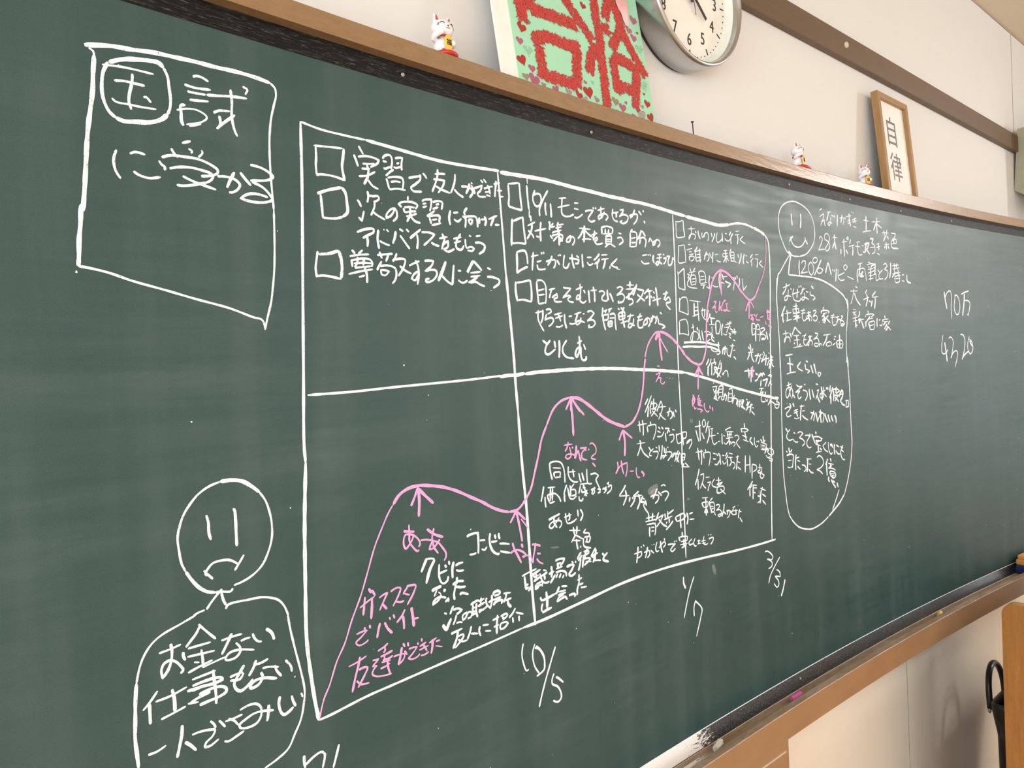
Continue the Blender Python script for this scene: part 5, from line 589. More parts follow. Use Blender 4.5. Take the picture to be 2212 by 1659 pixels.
# chalk: every stroke is a low ridge lying on the curved board (mm along the board, mm above eye level)
def spline(pts, sub=5):
    pts = [Vector((a / 1000.0, b / 1000.0)) for a, b in pts]
    if len(pts) == 2:
        return [pts[0].lerp(pts[1], t / 4) for t in range(5)]
    out = []
    k = len(pts)
    corner = [False] * k
    for i in range(1, k - 1):
        d1, d2 = pts[i] - pts[i - 1], pts[i + 1] - pts[i]
        if d1.length > 1e-6 and d2.length > 1e-6 and d1.angle(d2) > math.radians(105): corner[i] = True
    for i in range(k - 1):
        p1, p2 = pts[i], pts[i + 1]
        p0 = pts[i - 1] if i > 0 and not corner[i] else p1 + (p1 - p2) * 0.5
        p3 = pts[i + 2] if i + 2 < k and not corner[i + 1] else p2 + (p2 - p1) * 0.5
        t0 = 0.0
        t1 = t0 + max(1e-5, (p1 - p0).length) ** .5
        t2 = t1 + max(1e-5, (p2 - p1).length) ** .5
        t3 = t2 + max(1e-5, (p3 - p2).length) ** .5
        for q in range(sub):
            t = t1 + (t2 - t1) * q / sub
            a1 = p0 * ((t1 - t) / (t1 - t0)) + p1 * ((t - t0) / (t1 - t0))
            a2 = p1 * ((t2 - t) / (t2 - t1)) + p2 * ((t - t1) / (t2 - t1))
            a3 = p2 * ((t3 - t) / (t3 - t2)) + p3 * ((t - t2) / (t3 - t2))
            b1 = a1 * ((t2 - t) / (t2 - t0)) + a2 * ((t - t0) / (t2 - t0))
            b2 = a2 * ((t3 - t) / (t3 - t1)) + a3 * ((t - t1) / (t3 - t1))
            out.append(b1 * ((t2 - t) / (t2 - t1)) + b2 * ((t - t1) / (t2 - t1)))
    out.append(pts[-1])
    return out

CHALK_LABEL = {
    'box_frame': ('chalk_drawing', 'thick white box outline at the left end'),
    'box_text': ('chalk_writing', 'large white characters with a circled first one'),
    'sad_face': ('chalk_drawing', 'frowning round face above a speech bubble'),
    'sad_text': ('chalk_writing', 'white words inside the frowning figure'),
    'axis_dates': ('chalk_date', 'white handwritten date below the chart'),
    'grid': ('chalk_drawing', 'white ruled chart of six cells'),
    'list_first': ('chalk_writing', 'white tick-box list in the first column'),
    'list_second': ('chalk_writing', 'white tick-box list in the second column'),
    'list_third': ('chalk_writing', 'small white tick-box list in the third column'),
    'curve': ('chalk_drawing', 'pink wavy curve climbing across the chart'),
    'arrows': ('chalk_arrow', 'pink arrow pointing up at the curve'),
    'pink_text': ('chalk_word', 'pink handwritten word under the curve'),
    'crowded_notes': ('chalk_writing', 'small crowded white notes in the third column'),
    'happy_face': ('chalk_drawing', 'smiling round face above a long speech bubble'),
    'profile_text': ('chalk_writing', 'white notes beside the smiling face'),
    'bubble_text': ('chalk_writing', 'white words inside the long speech bubble'),
    'middle_notes': ('chalk_writing', 'white notes below the curve in the second column'),
    'early_notes': ('chalk_writing', 'white notes below the curve in the first column'),
    'sums': ('chalk_number', 'small white number at the right end'),
    'smears': ('chalk_smear', 'faint rubbed-out chalk patch'),
}
rng = random.Random(5)
for gname, colour, data in CHALK:
    verts, faces = [], []
    lift = {'white': .0, 'pink': .00025, 'smear': -.0002}[colour]
    for st in data.split(';'):
        w, pts = st.split(':')
        w = float(w) / 10000.0
        line = spline([tuple(map(int, q.split(','))) for q in pts.split()])
        k = len(line)
        base = len(verts)
        ph = rng.random() * 9
        L = [0.0]
        for a, b in zip(line[:-1], line[1:]): L.append(L[-1] + (b - a).length)
        tot = L[-1]
        for i, c in enumerate(line):
            t = line[min(i + 1, k - 1)] - line[max(i - 1, 0)]
            if t.length < 1e-7: t = Vector((1, 0))
            t.normalize()
            nn = Vector((-t.y, t.x))
            e = min(L[i], tot - L[i]) / max(w * .55, 1e-6)
            taper = 0.55 + 0.45 * min(1.0, e)
            wid = w * .5 * taper * (1 + .10 * math.sin(L[i] * 210 + ph) + .05 * rng.uniform(-1, 1))
            a, b = c + nn * wid, c - nn * wid
            verts += [B(a.x, .00035 + lift, a.y), B(c.x, .0009 + lift, c.y), B(b.x, .00035 + lift, b.y)]
            if i:
                q = base + 3 * i
                faces += [(q - 3, q, q + 1, q - 2), (q - 2, q + 1, q + 2, q - 1)]
    nm, lab = CHALK_LABEL[gname.split('/')[0]]
    tag(bpart(mesh_obj(nm, verts, faces, CH[colour], None)), lab)
# scattered chalk specks
verts, faces = [], []
rng = random.Random(11)
for _ in range(110):
    s, z = rng.uniform(-1.3, 2.2), rng.uniform(Zb + .03, ZT - .03)
    r = rng.choice([.0006, .0008, .001, .0013])
    base = len(verts)
    verts.append(B(s, .0008, z))
    for j in range(7):
        a = 2 * math.pi * j / 7
        verts.append(B(s + math.cos(a) * r * rng.uniform(.7, 1.2), .0002, z + math.sin(a) * r * rng.uniform(.7, 1.3)))
    for j in range(7): faces.append((base, base + 1 + j, base + 1 + (j + 1) % 7))
tag(bpart(mesh_obj('chalk_specks', verts, faces, CH['white'], None)), 'tiny white chalk specks scattered over the panel', kind='stuff')

# white patch on the bottom strip and dust in the tray near the box
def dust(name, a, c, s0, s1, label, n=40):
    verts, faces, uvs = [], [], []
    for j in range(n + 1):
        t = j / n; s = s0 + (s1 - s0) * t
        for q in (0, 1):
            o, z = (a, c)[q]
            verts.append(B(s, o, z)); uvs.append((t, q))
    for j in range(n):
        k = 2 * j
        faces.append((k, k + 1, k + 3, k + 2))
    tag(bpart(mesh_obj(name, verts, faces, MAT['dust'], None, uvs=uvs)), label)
dust('white_patch', (.0010, -.7562), (.0134, -.7832), -.42, .0, 'grainy white patch on the near end of the bottom strip')
dust('white_patch', (.026, -.7857), (.040, -.7857), -.42, -.06, 'streak of white chalk dust in the near end of the tray')

# ------------------------------------------------------------------ things in the tray
def stick(name, s, off, z, length, r, ang, mat, label, cat, rough=0.0, squash=1.0):
    th = s / RB
    bm = bmesh.new()
    a = Vector((-length / 2, 0, r * .98))
    b = Vector((length / 2, 0, r * .98))
    pts = [a.lerp(b, t) for t in (0, .04, .5, .94, 1)]
    add_tube(bm, pts, [r * .86, r, r, r * 1.0, r * .80], 14)
    if rough:
        for v in bm.verts: v.co += Vector((noise.noise(v.co * 260), noise.noise(v.co * 260 + Vector((9, 0, 0))), 0)) * rough
    o = bm_obj(name, bm, mat, None, False)
    o.location = B(s, off, z); o.rotation_euler = (0, 0, -th + ang)
    tag(o, label, cat)
    return o
TZ = -.786
stick('chalk_stick', 0.218, .034, TZ, .046, .0058, .04, MAT['pinkchalk'], 'short stick of pink chalk lying in the brown tray', 'chalk')
stick('chalk_stick', 1.022, .036, TZ, .034, .0066, .25, MAT['yellowchalk'], 'stub of yellow chalk lying in the tray near the wooden lectern', 'chalk', .002)
stick('chalk_stick', -0.100, .033, TZ, .040, .0060, .30, MAT['whitechalk'], 'crumbling white chalk stub at the near end of the tray, in a streak of dust', 'chalk', .004)
for k, (s, off, r, lab) in enumerate(((.952, .040, .0035, 'larger of two white chalk crumbs beside the yellow chalk stub'), (.928, .044, .0025, 'smaller of two white chalk crumbs beside the yellow chalk stub'),
                      (.80, .052, .003, 'single white chalk crumb midway between the pink stick and yellow stub'))):
    bm = bmesh.new(); bmesh.ops.create_icosphere(bm, subdivisions=2, radius=r)
    for v in bm.verts: v.co = Vector((v.co.x * 1.5, v.co.y, v.co.z * .7)) * (1 + .3 * noise.noise(v.co * 700))
    zmin = min(v.co.z for v in bm.verts)
    for v in bm.verts: v.co.z -= zmin
    o = bm_obj('chalk_crumb', bm, MAT['whitechalk'], None, True); o.location = B(s, off, TZ)
    tag(o, lab, 'chalk', 'white chalk crumbs in the tray')

se = 1.655
er = empty('blackboard_eraser', B(se + .07, .036, TZ), -(se + .07) / RB)
tag(er, 'orange blackboard eraser with navy felt underside lying in the chalk tray', 'eraser')
def local_box(name, lo, hi, bev, mat, parent, seg=3):
    bm = bmesh.new(); add_box(bm, lo, hi, bev, seg)
    return bm_obj(name, bm, mat, parent, False)
local_box('felt_pad', (-.070, -.030, 0), (.070, .027, .030), .009, MAT['blue'], er)
local_box('handle_block', (-.064, -.027, .0295), (.064, .024, .050), .005, MAT['orange'], er)
local_box('grip_top', (-.060, -.022, .0495), (.060, .020, .0645), .004, MAT['orange'], er)
bm = bmesh.new(); add_ell(bm, (-.0625, -.0235, .037), (.003, .005, .006), 12, 8); bm_obj('strap_rivet', bm, MAT['rubber'], er, True)

# ------------------------------------------------------------------ things on the deck
HU = .4680
def tube_obj(name, pts, rad, mat, parent, n=8):
    bm = bmesh.new(); add_tube(bm, pts, rad, n)
    return bm_obj(name, bm, mat, parent, True)

def make_cat():
    root = empty('lucky_cat_figurine', P(.676, -.066, HU))
    mm = .001
    def S(*v): return Vector(v) * mm
    # white body, head, ears, arms and legs fused into one surface
    bm = bmesh.new()
    def e(c, r, rot=None): add_ell(bm, S(*c), tuple(x * mm for x in r), 24, 16, rot)
    e((0, 1, 17), (14, 12.5, 15)); e((0, 1, 10), (15, 13, 8))
    e((0, 0, 44), (17.5, 15, 14.5))
    for sx in (-1, 1):
        rot = Matrix.Rotation(sx * .28, 4, 'Y')
        bmesh.ops.create_cone(bm, cap_ends=True, segments=20, radius1=7.0 * mm, radius2=1.1 * mm, depth=17 * mm, matrix=Matrix.Translation(S(sx * 11.0, 1, 58)) @ rot @ Matrix.Diagonal((1, .72, 1, 1)))
        e((sx * 9, -9, 7), (6, 7, 5))
    add_tube(bm, [S(-11, 0, 24), S(-18, -2, 26), S(-18.5, -6, 29), S(-14, -12, 33)], [4.2 * mm, 4.6 * mm, 4.4 * mm, 4.6 * mm], 14)
    e((-12, -13.5, 34), (5, 4.6, 4.6))
    add_tube(bm, [S(11, 0, 24), S(14, -6, 21), S(11, -12, 20.5)], [4.2 * mm, 4.3 * mm, 4.4 * mm], 14)
    e((8.5, -13.5, 21), (5, 4.2, 4.6))
    o = bm_obj('body_source', bm, MAT['white'])
    md = o.modifiers.new('fuse', 'REMESH'); md.mode = 'VOXEL'; md.voxel_size = .0009
    sm = o.modifiers.new('soften', 'SMOOTH'); sm.iterations = 6; sm.factor = .5
    me = evaluated_mesh(o); bpy.data.objects.remove(o)
    me.name = 'body'; me.materials.clear(); me.materials.append(MAT['white'])
    me.polygons.foreach_set('use_smooth', [True] * len(me.polygons))
    body = bpy.data.objects.new('body', me); COL.objects.link(body); body.parent = root
    HC, HR = Vector((0, 0, 44)), (17.9, 15.4, 14.9)
    def face(az, el, k=1.0):
        a, b = math.radians(az), math.radians(el)
        return S(HC.x + HR[0] * k * math.sin(a) * math.cos(b), HC.y - HR[1] * k * math.cos(a) * math.cos(b), HC.z + HR[2] * k * math.sin(b))
    for sx in (-1, 1):
        bm = bmesh.new()
        bmesh.ops.create_cone(bm, cap_ends=True, segments=16, radius1=3.0 * mm, radius2=.5 * mm, depth=8.5 * mm, matrix=Matrix.Translation(S(sx * 11.0, -2.2, 58.5)) @ Matrix.Rotation(sx * .28, 4, 'Y') @ Matrix.Rotation(.12, 4, 'X') @ Matrix.Diagonal((1, .75, 1, 1)))
        bm_obj('inner_ear', bm, MAT['red'], root, True)
        tube_obj('eye', [face(sx * (17 + t * 26), 13 + 9 * math.sin(math.pi * t)) for t in [i / 8 for i in range(9)]], [.25 * mm] + [.62 * mm] * 7 + [.25 * mm], MAT['ink'], root, 6)
        bm = bmesh.new()
        for q in range(3):
            add_tube(bm, [face(sx * (45 + q * 1.5), 14 - q * 5), face(sx * (56 + q), 12 - q * 6)], .35 * mm, 5)
        bm_obj('cheek_marks', bm, MAT['darkgrey'], root, True)
        bm = bmesh.new(); add_ell(bm, S(sx * 9, -15.4, 6.2), (4.6 * mm, 1.6 * mm, 2.6 * mm), 14, 8); bm_obj('paw_pad', bm, MAT['red'], root, True)
    bm = bmesh.new(); add_ell(bm, face(0, 2), (1.5 * mm, 1.0 * mm, 1.1 * mm), 12, 8); bm_obj('nose', bm, MAT['ink'], root, True)
    tube_obj('mouth', [face(-12 + 24 * t, -7 - 4.5 * abs(math.sin(2 * math.pi * t))) for t in [i / 12 for i in range(13)]], .4 * mm, MAT['red'], root, 6)
    tube_obj('collar', [S(11.6 * math.cos(a), 11.6 * .92 * math.sin(a) - .2, 30.6 - 1.0 * math.sin(a)) for a in [2 * math.pi * i / 28 for i in range(29)]], 1.5 * mm, MAT['red'], root, 8)
    bm = bmesh.new(); add_ell(bm, S(-1, -15.6, 19), (7.4 * mm, 1.7 * mm, 12 * mm), 28, 16)
    coin = bm_obj('gold_coin', bm, MAT['gold'], root, True)
    text_mesh('\u798f', 9.5 * mm, coin, 'coin_character', MAT['ink'], Matrix.Translation(S(-1, -17.5, 18.6)) @ Matrix.Rotation(math.pi / 2, 4, 'X'), .0004)
    bm = bmesh.new()
    add_lathe(bm, [(.0001, 0), (.0185, 0), (.0197, .0015), (.0197, .0040), (.018, .0058), (.0001, .0062)], Matrix.Translation((0, -.004, 0)) @ Matrix.Diagonal((1, 1.05, 1, 1)), 40)
    bm_obj('red_base', bm, MAT['red'], root, True)
    return root

def dup(root, loc, rotz):
    r = root.copy(); COL.objects.link(r); r.location = loc; r.rotation_euler = (0, 0, rotz)
    for ch in list(root.children):
        c = ch.copy(); COL.objects.link(c); c.parent = r
        for g in list(ch.children):
            d = g.copy(); COL.objects.link(d); d.parent = c
    return r
cat = make_cat()
tag(cat, 'white lucky cat figurine on the ledge left of the red and green poster', 'figurine', 'lucky cat figurines on the ledge')
c2 = dup(cat, P(1.762, -.054, HU), .10)
tag(c2, 'white lucky cat figurine on a long red base, midway along the far ledge', 'figurine', 'lucky cat figurines on the ledge')
for ch in c2.children:
    if ch.name.startswith('red_base'):
        ch.scale = (1.0, 1.0, 1.0)
        ch.data = ch.data.copy()
        for v in ch.data.vertices:
            if v.co.x > 0: v.co.x *= 3.0
c3 = dup(cat, P(2.124, -.060, HU), -.42)
tag(c3, 'white lucky cat figurine right beside the wooden picture frame', 'figurine', 'lucky cat figurines on the ledge')

bm = bmesh.new()
add_lathe(bm, [(.0001, 0), (.0011, 0), (.0011, .026), (.0032, .0272), (.0034, .029), (.0001, .0295)], Matrix.Identity(4), 12)
o = bm_obj('nail', bm, MAT['iron'], None, True); o.location = P(1.312, -.064, HU)
o.rotation_euler = (0, -.10, 0)
tag(o, 'small dark nail standing head-up on the ledge right of the poster', 'nail')

# poster leaning against the wall rail
POST = empty('poster', P(.792, -.0665, HU))
tag(POST, 'mint green poster with hearts and large red feathery characters, leaning on the wall', 'poster')
LEAN = math.atan(.15)
POST.rotation_euler = (-LEAN, 0, .024); POST.scale = (1.033, 1.033, 1.033)
def pbox(name, lo, hi, mat, bev=.0006):
    bm = bmesh.new(); add_box(bm, lo, hi, bev, 1); return bm_obj(name, bm, mat, POST)
pbox('backing_card', (0, 0, 0), (.392, .0035, .345), MAT['paper'])
pbox('green_sheet', (.036, -.0006, .0), (.3925, .0, .342), MAT['mint'], 0)
PSTROKES = [[(105, 180), (77, 147), (57, 135)], [(65, 139), (64, 125), (64, 112)], [(86, 140), (135, 143), (200, 145)], [(173, 198), (185, 181), (208, 157), (237, 128)], [(260, 231), (258, 204), (258, 169), (259, 131), (254, 84), (253, 46), (249, 7)], [(244, 120), (225, 91), (215, 65)], [(270, 160), (290, 163)], [(303, 237), (294, 209), (287, 185)], [(310, 230), (325, 197), (326, 173), (305, 148), (294, 131)], [(326, 219), (330, 177), (344, 151), (363, 123), (382, 99)], [(289, 108), (288, 77), (289, 43)], [(292, 112), (326, 111), (360, 100)], [(357, 99), (347, 68), (336, 24)], [(288, 57), (320, 58), (344, 55)], [(79, 85), (119, 100), (157, 99), (195, 102)], [(93, 79), (94, 50), (92, 23)], [(191, 103), (183, 65), (175, 29)], [(94, 29), (131, 29), (171, 29)],
            [(105, 180), (150, 245), (175, 285)], [(180, 285), (172, 240), (173, 198)], [(215, 215), (258, 232), (300, 240)], [(258, 231), (258, 310)], [(310, 230), (330, 270), (345, 300)], [(318, 262), (355, 262)]]
rng = random.Random(3)
verts, faces = [], []
def leaf(x, z, ang, ln, wd, h):
    d = Vector((math.cos(ang), math.sin(ang))); nn = Vector((-d.y, d.x))
    base = len(verts)
    for t, w, hh in ((0, .25, .0), (.35, 1.0, 1.0), (.75, .8, .8), (1.0, .12, .25)):
        c = Vector((x, z)) + d * ln * t
        for sgn, q in ((1, .4), (0, 1.0), (-1, .4)):
            p = c + nn * wd * .5 * w * sgn
            verts.append((p.x, -.0008 - h * (.25 + .75 * hh * q), p.y))
    for i in range(3):
        q = base + 3 * i
        faces.extend([(q, q + 1, q + 4, q + 3), (q + 1, q + 2, q + 5, q + 4)])
for st in PSTROKES:
    line = spline(st, 8)
    L = sum((b - a).length for a, b in zip(line[:-1], line[1:]))
    wst = .0245
    for _ in range(int(L / .00022)):
        t = rng.random() * (len(line) - 1)
        i = int(t); c = line[i].lerp(line[i + 1], t - i)
        d = (line[i + 1] - line[i]); d.normalize(); nn = Vector((-d.y, d.x))
        off = rng.uniform(-.5, .5)
        c = c + nn * off * wst * .75
        side = math.atan2(d.y, d.x)
        ang = side + (1 if off > 0 else -1) * rng.uniform(.15, 1.45) + (math.pi if rng.random() < .25 else 0)
        edge = abs(off) * 2
        if edge > .62:
            leaf(c.x, c.y, ang, rng.uniform(.0035, .0075), rng.uniform(.0007, .002), rng.uniform(.0003, .0018))
        else:
            leaf(c.x, c.y, ang, rng.uniform(.006, .010), rng.uniform(.003, .0055), rng.uniform(.0006, .0030))
fe = mesh_obj('feather_lettering', verts, faces, MAT['feather'], POST, smooth=True)
tag(fe, 'two red characters made of feather tufts')
fe['kind'] = 'stuff'
HEARTS = {'dark': [(59, 98, 14), (49, 40, 15), (177, 11, 12), (204, 22, 18), (226, 189, 11), (374, 39, 13), (379, 13, 15), (279, 4, 6), (380, 183, 5), (369, 58, 5)], 'mauve': [(50, 73, 11), (69, 31, 11), (70, 12, 17), (120, 8, 11), (199, 40, 6), (373, 206, 15), (353, 181, 13), (365, 168, 13), (295, 14, 14), (308, 27, 6), (325, 5, 8)], 'patt': [(74, 113, 11), (276, 22, 14), (193, 7, 10), (223, 14, 10), (351, 12, 18), (151, 10, 11), (52, 13, 11), (91, 9, 8), (357, 30, 8)], 'dots': [(66, 61, 15), (379, 149, 17), (373, 74, 18), (219, 44, 7), (264, 4, 6)]}
def heart(t):
    x = .5 * math.sin(t) ** 3
    y = (13 * math.cos(t) - 5 * math.cos(2 * t) - 2 * math.cos(3 * t) - math.cos(4 * t)) / 32.0 + .07
    return x, y
verts, faces, fm = [], [], []
def poly(pts, mi, h=.0009):
    base = len(verts)
    verts.extend([(x, -h, z) for x, z in pts]); faces.append(tuple(range(base, base + len(pts)))); fm.append(mi)
rng = random.Random(8)
for kind, lst in HEARTS.items():
    for (u, v, s) in lst:
        verts, faces, fm = [], [], []
        s = s * .00140; a = rng.uniform(-.45, .45); ca, sa = math.cos(a), math.sin(a)
        R = lambda x, y: (u * .001 + (x * ca - y * sa) * s * 1.05, v * .001 + (x * sa + y * ca) * s)
        if kind in ('dark', 'mauve'):
            poly([R(*heart(2 * math.pi * i / 28)) for i in range(28)], 0 if kind == 'dark' else 1)
        elif kind == 'patt':
            for q in range(-5, 6):           # striped hearts
                y0 = q * .09
                seg = []
                for i in range(61):
                    x = i / 60 - .5
                    hs = [heart(2 * math.pi * k / 60) for k in range(60)]
                    ins = False
                    for (x1, y1), (x2, y2) in zip(hs, hs[1:] + hs[:1]):
                        if (y1 > y0) != (y2 > y0) and x < (x2 - x1) * (y0 - y1) / (y2 - y1) + x1: ins = not ins
                    if ins: seg.append(x)
                    elif seg:
                        if len(seg) > 1: poly([R(seg[0], y0 - .024), R(seg[-1], y0 - .024), R(seg[-1], y0 + .024), R(seg[0], y0 + .024)], 1 if int(u) % 2 else 0)
                        seg = []
                if len(seg) > 1: poly([R(seg[0], y0 - .024), R(seg[-1], y0 - .024), R(seg[-1], y0 + .024), R(seg[0], y0 + .024)], 1 if int(u) % 2 else 0)
        else:
            hs = [heart(2 * math.pi * k / 60) for k in range(60)]
            for qx in range(-4, 5):
                for qy in range(-4, 5):
                    x0, y0 = qx * .115, qy * .115
                    ins = False
                    for (x1, y1), (x2, y2) in zip(hs, hs[1:] + hs[:1]):
                        if (y1 > y0) != (y2 > y0) and x0 < (x2 - x1) * (y0 - y1) / (y2 - y1) + x1: ins = not ins
                    if ins: poly([R(x0 + .032 * math.cos(j * math.pi / 3), y0 + .032 * math.sin(j * math.pi / 3)) for j in range(6)], 2)
        mesh_obj('heart_print', verts, faces, None, POST, mats=[MAT['darkred'], MAT['mauve'], MAT['darkgrey']], fmat=fm)
pk = [(323, 227), (328, 215), (334, 209), (338, 195), (343, 186), (350, 186), (354, 196), (353, 206), (356, 218), (358, 235), (356, 250), (330, 246)]
base = [(x * .001, -.0042, z * .001) for x, z in pk]
mesh_obj('pink_patch', base + [(x, -.0036, z) for x, _, z in base], [tuple(range(12))[::-1], tuple(range(12, 24))] + [(i, (i + 1) % 12, 12 + (i + 1) % 12, 12 + i) for i in range(12)], MAT['palepink'], POST)  # flat pink patch high on the right of the sheet

# framed calligraphy standing on the ledge
FR = empty('picture_frame', P(2.287, -.064, HU))
FR.rotation_euler = (-math.atan(.086), 0, 0)
tag(FR, 'narrow oak picture frame holding two black printed characters, standing on the ledge', 'picture frame')
fw, fh, ft, fm_ = .221, .316, .020, .0180
def fbox(name, lo, hi, mat, bev=.001):
    bm = bmesh.new(); add_box(bm, lo, hi, bev, 1); return bm_obj(name, bm, mat, FR)
fbox('frame_side', (0, 0, 0), (fm_, ft, fh), MAT['frame']); fbox('frame_side', (fw - fm_, 0, 0), (fw, ft, fh), MAT['frame'])
fbox('frame_rail', (fm_, .0002, fh - fm_), (fw - fm_, ft, fh), MAT['frame']); fbox('frame_rail', (fm_, .0002, 0), (fw - fm_, ft, fm_), MAT['frame'])
paper = fbox('paper_sheet', (fm_ - .004, .011, fm_ - .004), (fw - fm_ + .004, .014, fh - fm_ + .004), MAT['paper'], 0)
RX = Matrix.Rotation(math.pi / 2, 4, 'X')
text_mesh('\u81ea', 0.096, paper, 'printed_character', MAT['darkgrey'], Matrix.Translation((.0985, .0106, .2035)) @ RX @ Matrix.Diagonal((.94, 1, 1, 1)), .0003)
text_mesh('\u5f8b', 0.0935, paper, 'printed_character', MAT['darkgrey'], Matrix.Translation((.1035, .0106, .0945)) @ RX @ Matrix.Diagonal((.92, 1, 1, 1)), .0003)
bm = bmesh.new(); add_box(bm, (.085, .0195, .005), (.125, .0225, .2)); 
bmesh.ops.rotate(bm, verts=bm.verts, cent=(.105, .021, .2), matrix=Matrix.Rotation(.10, 3, 'X'))
bm_obj('easel_strut', bm, MAT['leather'], FR)

# wall clock
CK = empty('wall_clock', P(1.3436, 0, .7793))
tag(CK, 'round silver wall clock with a white dial and black numerals', 'clock')
AX = Matrix.Rotation(math.pi / 2, 4, 'X')          # local +z of the lathe points out of the wall (-y)
bm = bmesh.new()
add_lathe(bm, [(.1495, .006), (.1555, .010), (.1600, .064), (.1590, .070), (.1560, .0725), (.1525, .0715), (.1490, .066), (.1470, .044)], AX, 96)
bm_obj('bezel', bm, MAT['silver'], CK, True)
bm = bmesh.new(); add_lathe(bm, [(.0001, 0), (.1505, 0), (.1515, .008), (.1490, .010)], AX, 96); bm_obj('back_case', bm, MAT['rubber'], CK, True)
bm = bmesh.new(); add_lathe(bm, [(.1475, .043), (.1385, .0405), (.0001, .040)], AX, 96); bm_obj('dial', bm, MAT['dial'], CK)
bm = bmesh.new(); add_lathe(bm, [(.1478, .056), (.1395, .0412), (.1375, .0405)], AX, 96); bm_obj('dial_ring', bm, MAT['dialring'], CK, True)
bm = bmesh.new()
for i in range(60):
    a = 2 * math.pi * i / 60
    rm = Matrix.Rotation(a, 4, 'Y')
    if i % 5 == 0: lo, hi = (-.0011, -.0416, .1195), (.0011, -.0405, .1325)
    else: lo, hi = (-.0009, -.0416, .1305), (.0009, -.0405, .1325)
    b2 = bmesh.new(); add_box(b2, lo, hi); b2.transform(rm)
    me = bpy.data.meshes.new('tmp'); b2.to_mesh(me); b2.free(); bm.from_mesh(me); bpy.data.meshes.remove(me)
bm_obj('minute_marks', bm, MAT['ink'], CK)
for h in range(1, 13):
    a = 2 * math.pi * h / 12
    text_mesh(str(h), .037, CK, 'numeral', MAT['ink'], Matrix.Translation((.0985 * math.sin(a), -.0408, .0985 * math.cos(a))) @ RX @ Matrix.Diagonal((.86, 1, 1, 1)), .0004)
for nm, deg, ln, wd, y in (('minute_hand', 132, .069, .0072, .050), ('hour_hand', 341, .058, .0085, .047), ('second_hand', 349, .10, .0016, .053)):
    bm = bmesh.new(); add_box(bm, (-wd / 2, -y - .0008, -.022 if nm != 'second_hand' else -.05), (wd / 2, -y + .0008, ln), .0004, 1)
    bm.transform(Matrix.Rotation(math.radians(deg), 4, 'Y'))
    bm_obj(nm, bm, MAT['ink'] if nm != 'second_hand' else MAT['darkgrey'], CK)
bm = bmesh.new(); add_lathe(bm, [(.0001, .0545), (.005, .0545), (.0055, .040)], AX, 24); bm_obj('hand_hub', bm, MAT['ink'], CK, True)

# ------------------------------------------------------------------ wall speaker
SP = empty('wall_speaker', P(3.74, 0, .66))
tag(SP, 'grey-green wedge-shaped wall speaker at the right end of the brown wall rail', 'speaker')
prof = [(0.0, .021), (-.018, .279), (-.175, .285), (-.150, -.080)]
verts = [(x, y, z) for x in (0, .32) for y, z in prof]
bm = bmesh.new()
vs = [bm.verts.new(v) for v in verts]
bm.faces.new(vs[:4]); bm.faces.new(vs[4:][::-1])
for i in range(4): bm.faces.new((vs[i], vs[(i + 1) % 4], vs[4 + (i + 1) % 4], vs[4 + i]))
bmesh.ops.bevel(bm, geom=list(bm.edges), offset=.002, segments=1, affect='EDGES')
bm_obj('cabinet', bm, MAT['speaker'], SP)
d = Vector((0, .025, -.365)).normalized()
bm = bmesh.new()
add_box(bm, (.02, -.004, .02), (.30, .004, .345), .003, 1)
bm.transform(Matrix.Translation((0, -.1515, -.082)) @ Matrix.Rotation(math.atan2(.025, .365), 4, 'X'))
bm_obj('grille', bm, MAT['rubber'], SP)
bm = bmesh.new(); add_ell(bm, (-.0005, -.055, .262), (.001, .003, .003), 10, 6); bm_obj('screw', bm, MAT['iron'], SP, True)

# ------------------------------------------------------------------ lectern
LX, LY, LZ = 2.223, -.332, -.657
LE = empty('lectern', P(LX, LY, FZ))
tag(LE, 'brown wood-grained lectern whose side panel stands at the right edge', 'lectern')
H = LZ - FZ
def rounded_panel(x0, x1, name, depth=.50, r=.03):
    bm = bmesh.new()
    pts = [(0, 0)]
    pts += [(-r + r * math.cos(a), H - r + r * math.sin(a)) for a in [math.pi / 2 * i / 8 for i in range(9)]]
    pts += [(-depth, H), (-depth, 0)]
    fl = [bm.verts.new((x0, y, z)) for y, z in pts]; fr = [bm.verts.new((x1, y, z)) for y, z in pts]
    bm.faces.new(fl); bm.faces.new(fr[::-1])
    k = len(pts)
    for i in range(k):
        f = bm.faces.new((fl[i], fl[(i + 1) % k], fr[(i + 1) % k], fr[i])); f.material_index = 1
    return bm_obj(name, bm, None, LE, mats=[MAT['lectern'], MAT['lectern_edge']])
rounded_panel(0, .028, 'side_panel'); rounded_panel(.80, .828, 'side_panel')
def lbox(name, lo, hi, mat=MAT['lectern']):
    bm = bmesh.new(); add_box(bm, lo, hi, .002, 1); return bm_obj(name, bm, mat, LE)
lbox('top_board', (.028, -.48, H - .060), (.80, -.01, H - .035))
lbox('shelf', (.028, -.46, H - .30), (.80, -.03, H - .28))
lbox('front_panel', (.028, -.48, .05), (.80, -.462, H - .060))

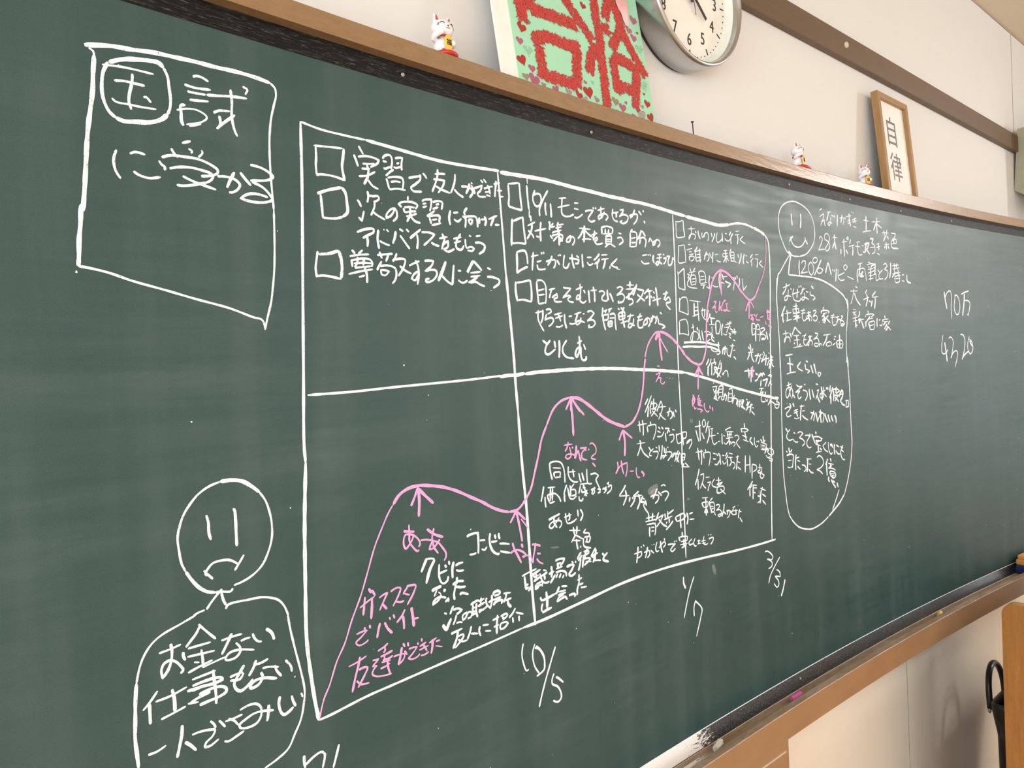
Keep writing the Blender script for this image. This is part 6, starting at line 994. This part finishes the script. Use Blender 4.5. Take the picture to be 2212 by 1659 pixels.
# ------------------------------------------------------------------ black tote bag on the floor behind the lectern
BX, BY = 3.060, -.165
BG = empty('tote_bag', P(BX, BY, FZ))
tag(BG, 'black leather tote bag with upright loop handles behind the lectern', 'bag')
ht = -1.185 - FZ
def ring(w, d, z, wob=0.0, n=40):
    out = []
    for i in range(n):
        a = 2 * math.pi * i / n
        ca, sa = math.cos(a), math.sin(a)
        e = .55
        x = w / 2 * math.copysign(abs(ca) ** e, ca); y = d / 2 * math.copysign(abs(sa) ** e, sa)
        out.append(Vector((x, y, z + wob * math.cos(2 * a))))
    return out
bm = bmesh.new()
levels = [(.16, .13, 0), (.19, .15, .02), (.235, .145, .15), (.34, .125, .33), (.525, .11, ht - .02), (.53, .11, ht), (.52, .10, ht), (.51, .095, ht - .03), (.32, .10, .30)]
rings = [[bm.verts.new(p) for p in ring(w, d, z, .012 if z > .4 else 0)] for w, d, z in levels]
for a, b in zip(rings[:-1], rings[1:]):
    for j in range(40): bm.faces.new((a[j], a[(j + 1) % 40], b[(j + 1) % 40], b[j]))
bm.faces.new(rings[0][::-1]); bm.faces.new(rings[-1])
for f in bm.faces:
    if f.calc_center_median().z < .305 and len(f.verts) == 40: f.material_index = 1
bm_obj('bag_body', bm, None, BG, True, mats=[MAT['leather'], MAT['lining']])
for yy, tilt in ((-.052, -.01), (.052, .012)):
    pts = [Vector((.078 * -math.cos(math.pi * t) - .130, yy + tilt * math.sin(math.pi * t), ht - .03 + .128 * math.sin(math.pi * t) ** .75)) for t in [i / 24 for i in range(25)]]
    bm = bmesh.new()
    add_tube(bm, pts, .0100, 10)
    h_ = bm_obj('handle', bm, MAT['leather'], BG, True)
    for sx in (-.208, -.052):
        bm = bmesh.new(); add_ell(bm, (sx, yy * 1.04, ht - .036), (.009, .006, .012), 12, 8)
        bm_obj('handle_ring', bm, MAT['screw'], h_, True)
bm = bmesh.new()
for i, (dx, a) in enumerate(((-.02, .10), (.02, -.08), (.05, .2))):
    b2 = bmesh.new(); add_box(b2, (-.10, -.002, -.13), (.10, .002, .12)); b2.transform(Matrix.Translation((dx, -.02 + .018 * i, ht - .075)) @ Matrix.Rotation(a, 4, 'Y'))
    me = bpy.data.meshes.new('tmp'); b2.to_mesh(me); b2.free(); bm.from_mesh(me); bpy.data.meshes.remove(me)
o = bm_obj('paper_bundle', bm, MAT['paper'], None); o.location = P(BX, BY, FZ)
tag(o, 'white papers standing in the open mouth of the black tote bag', 'paper')
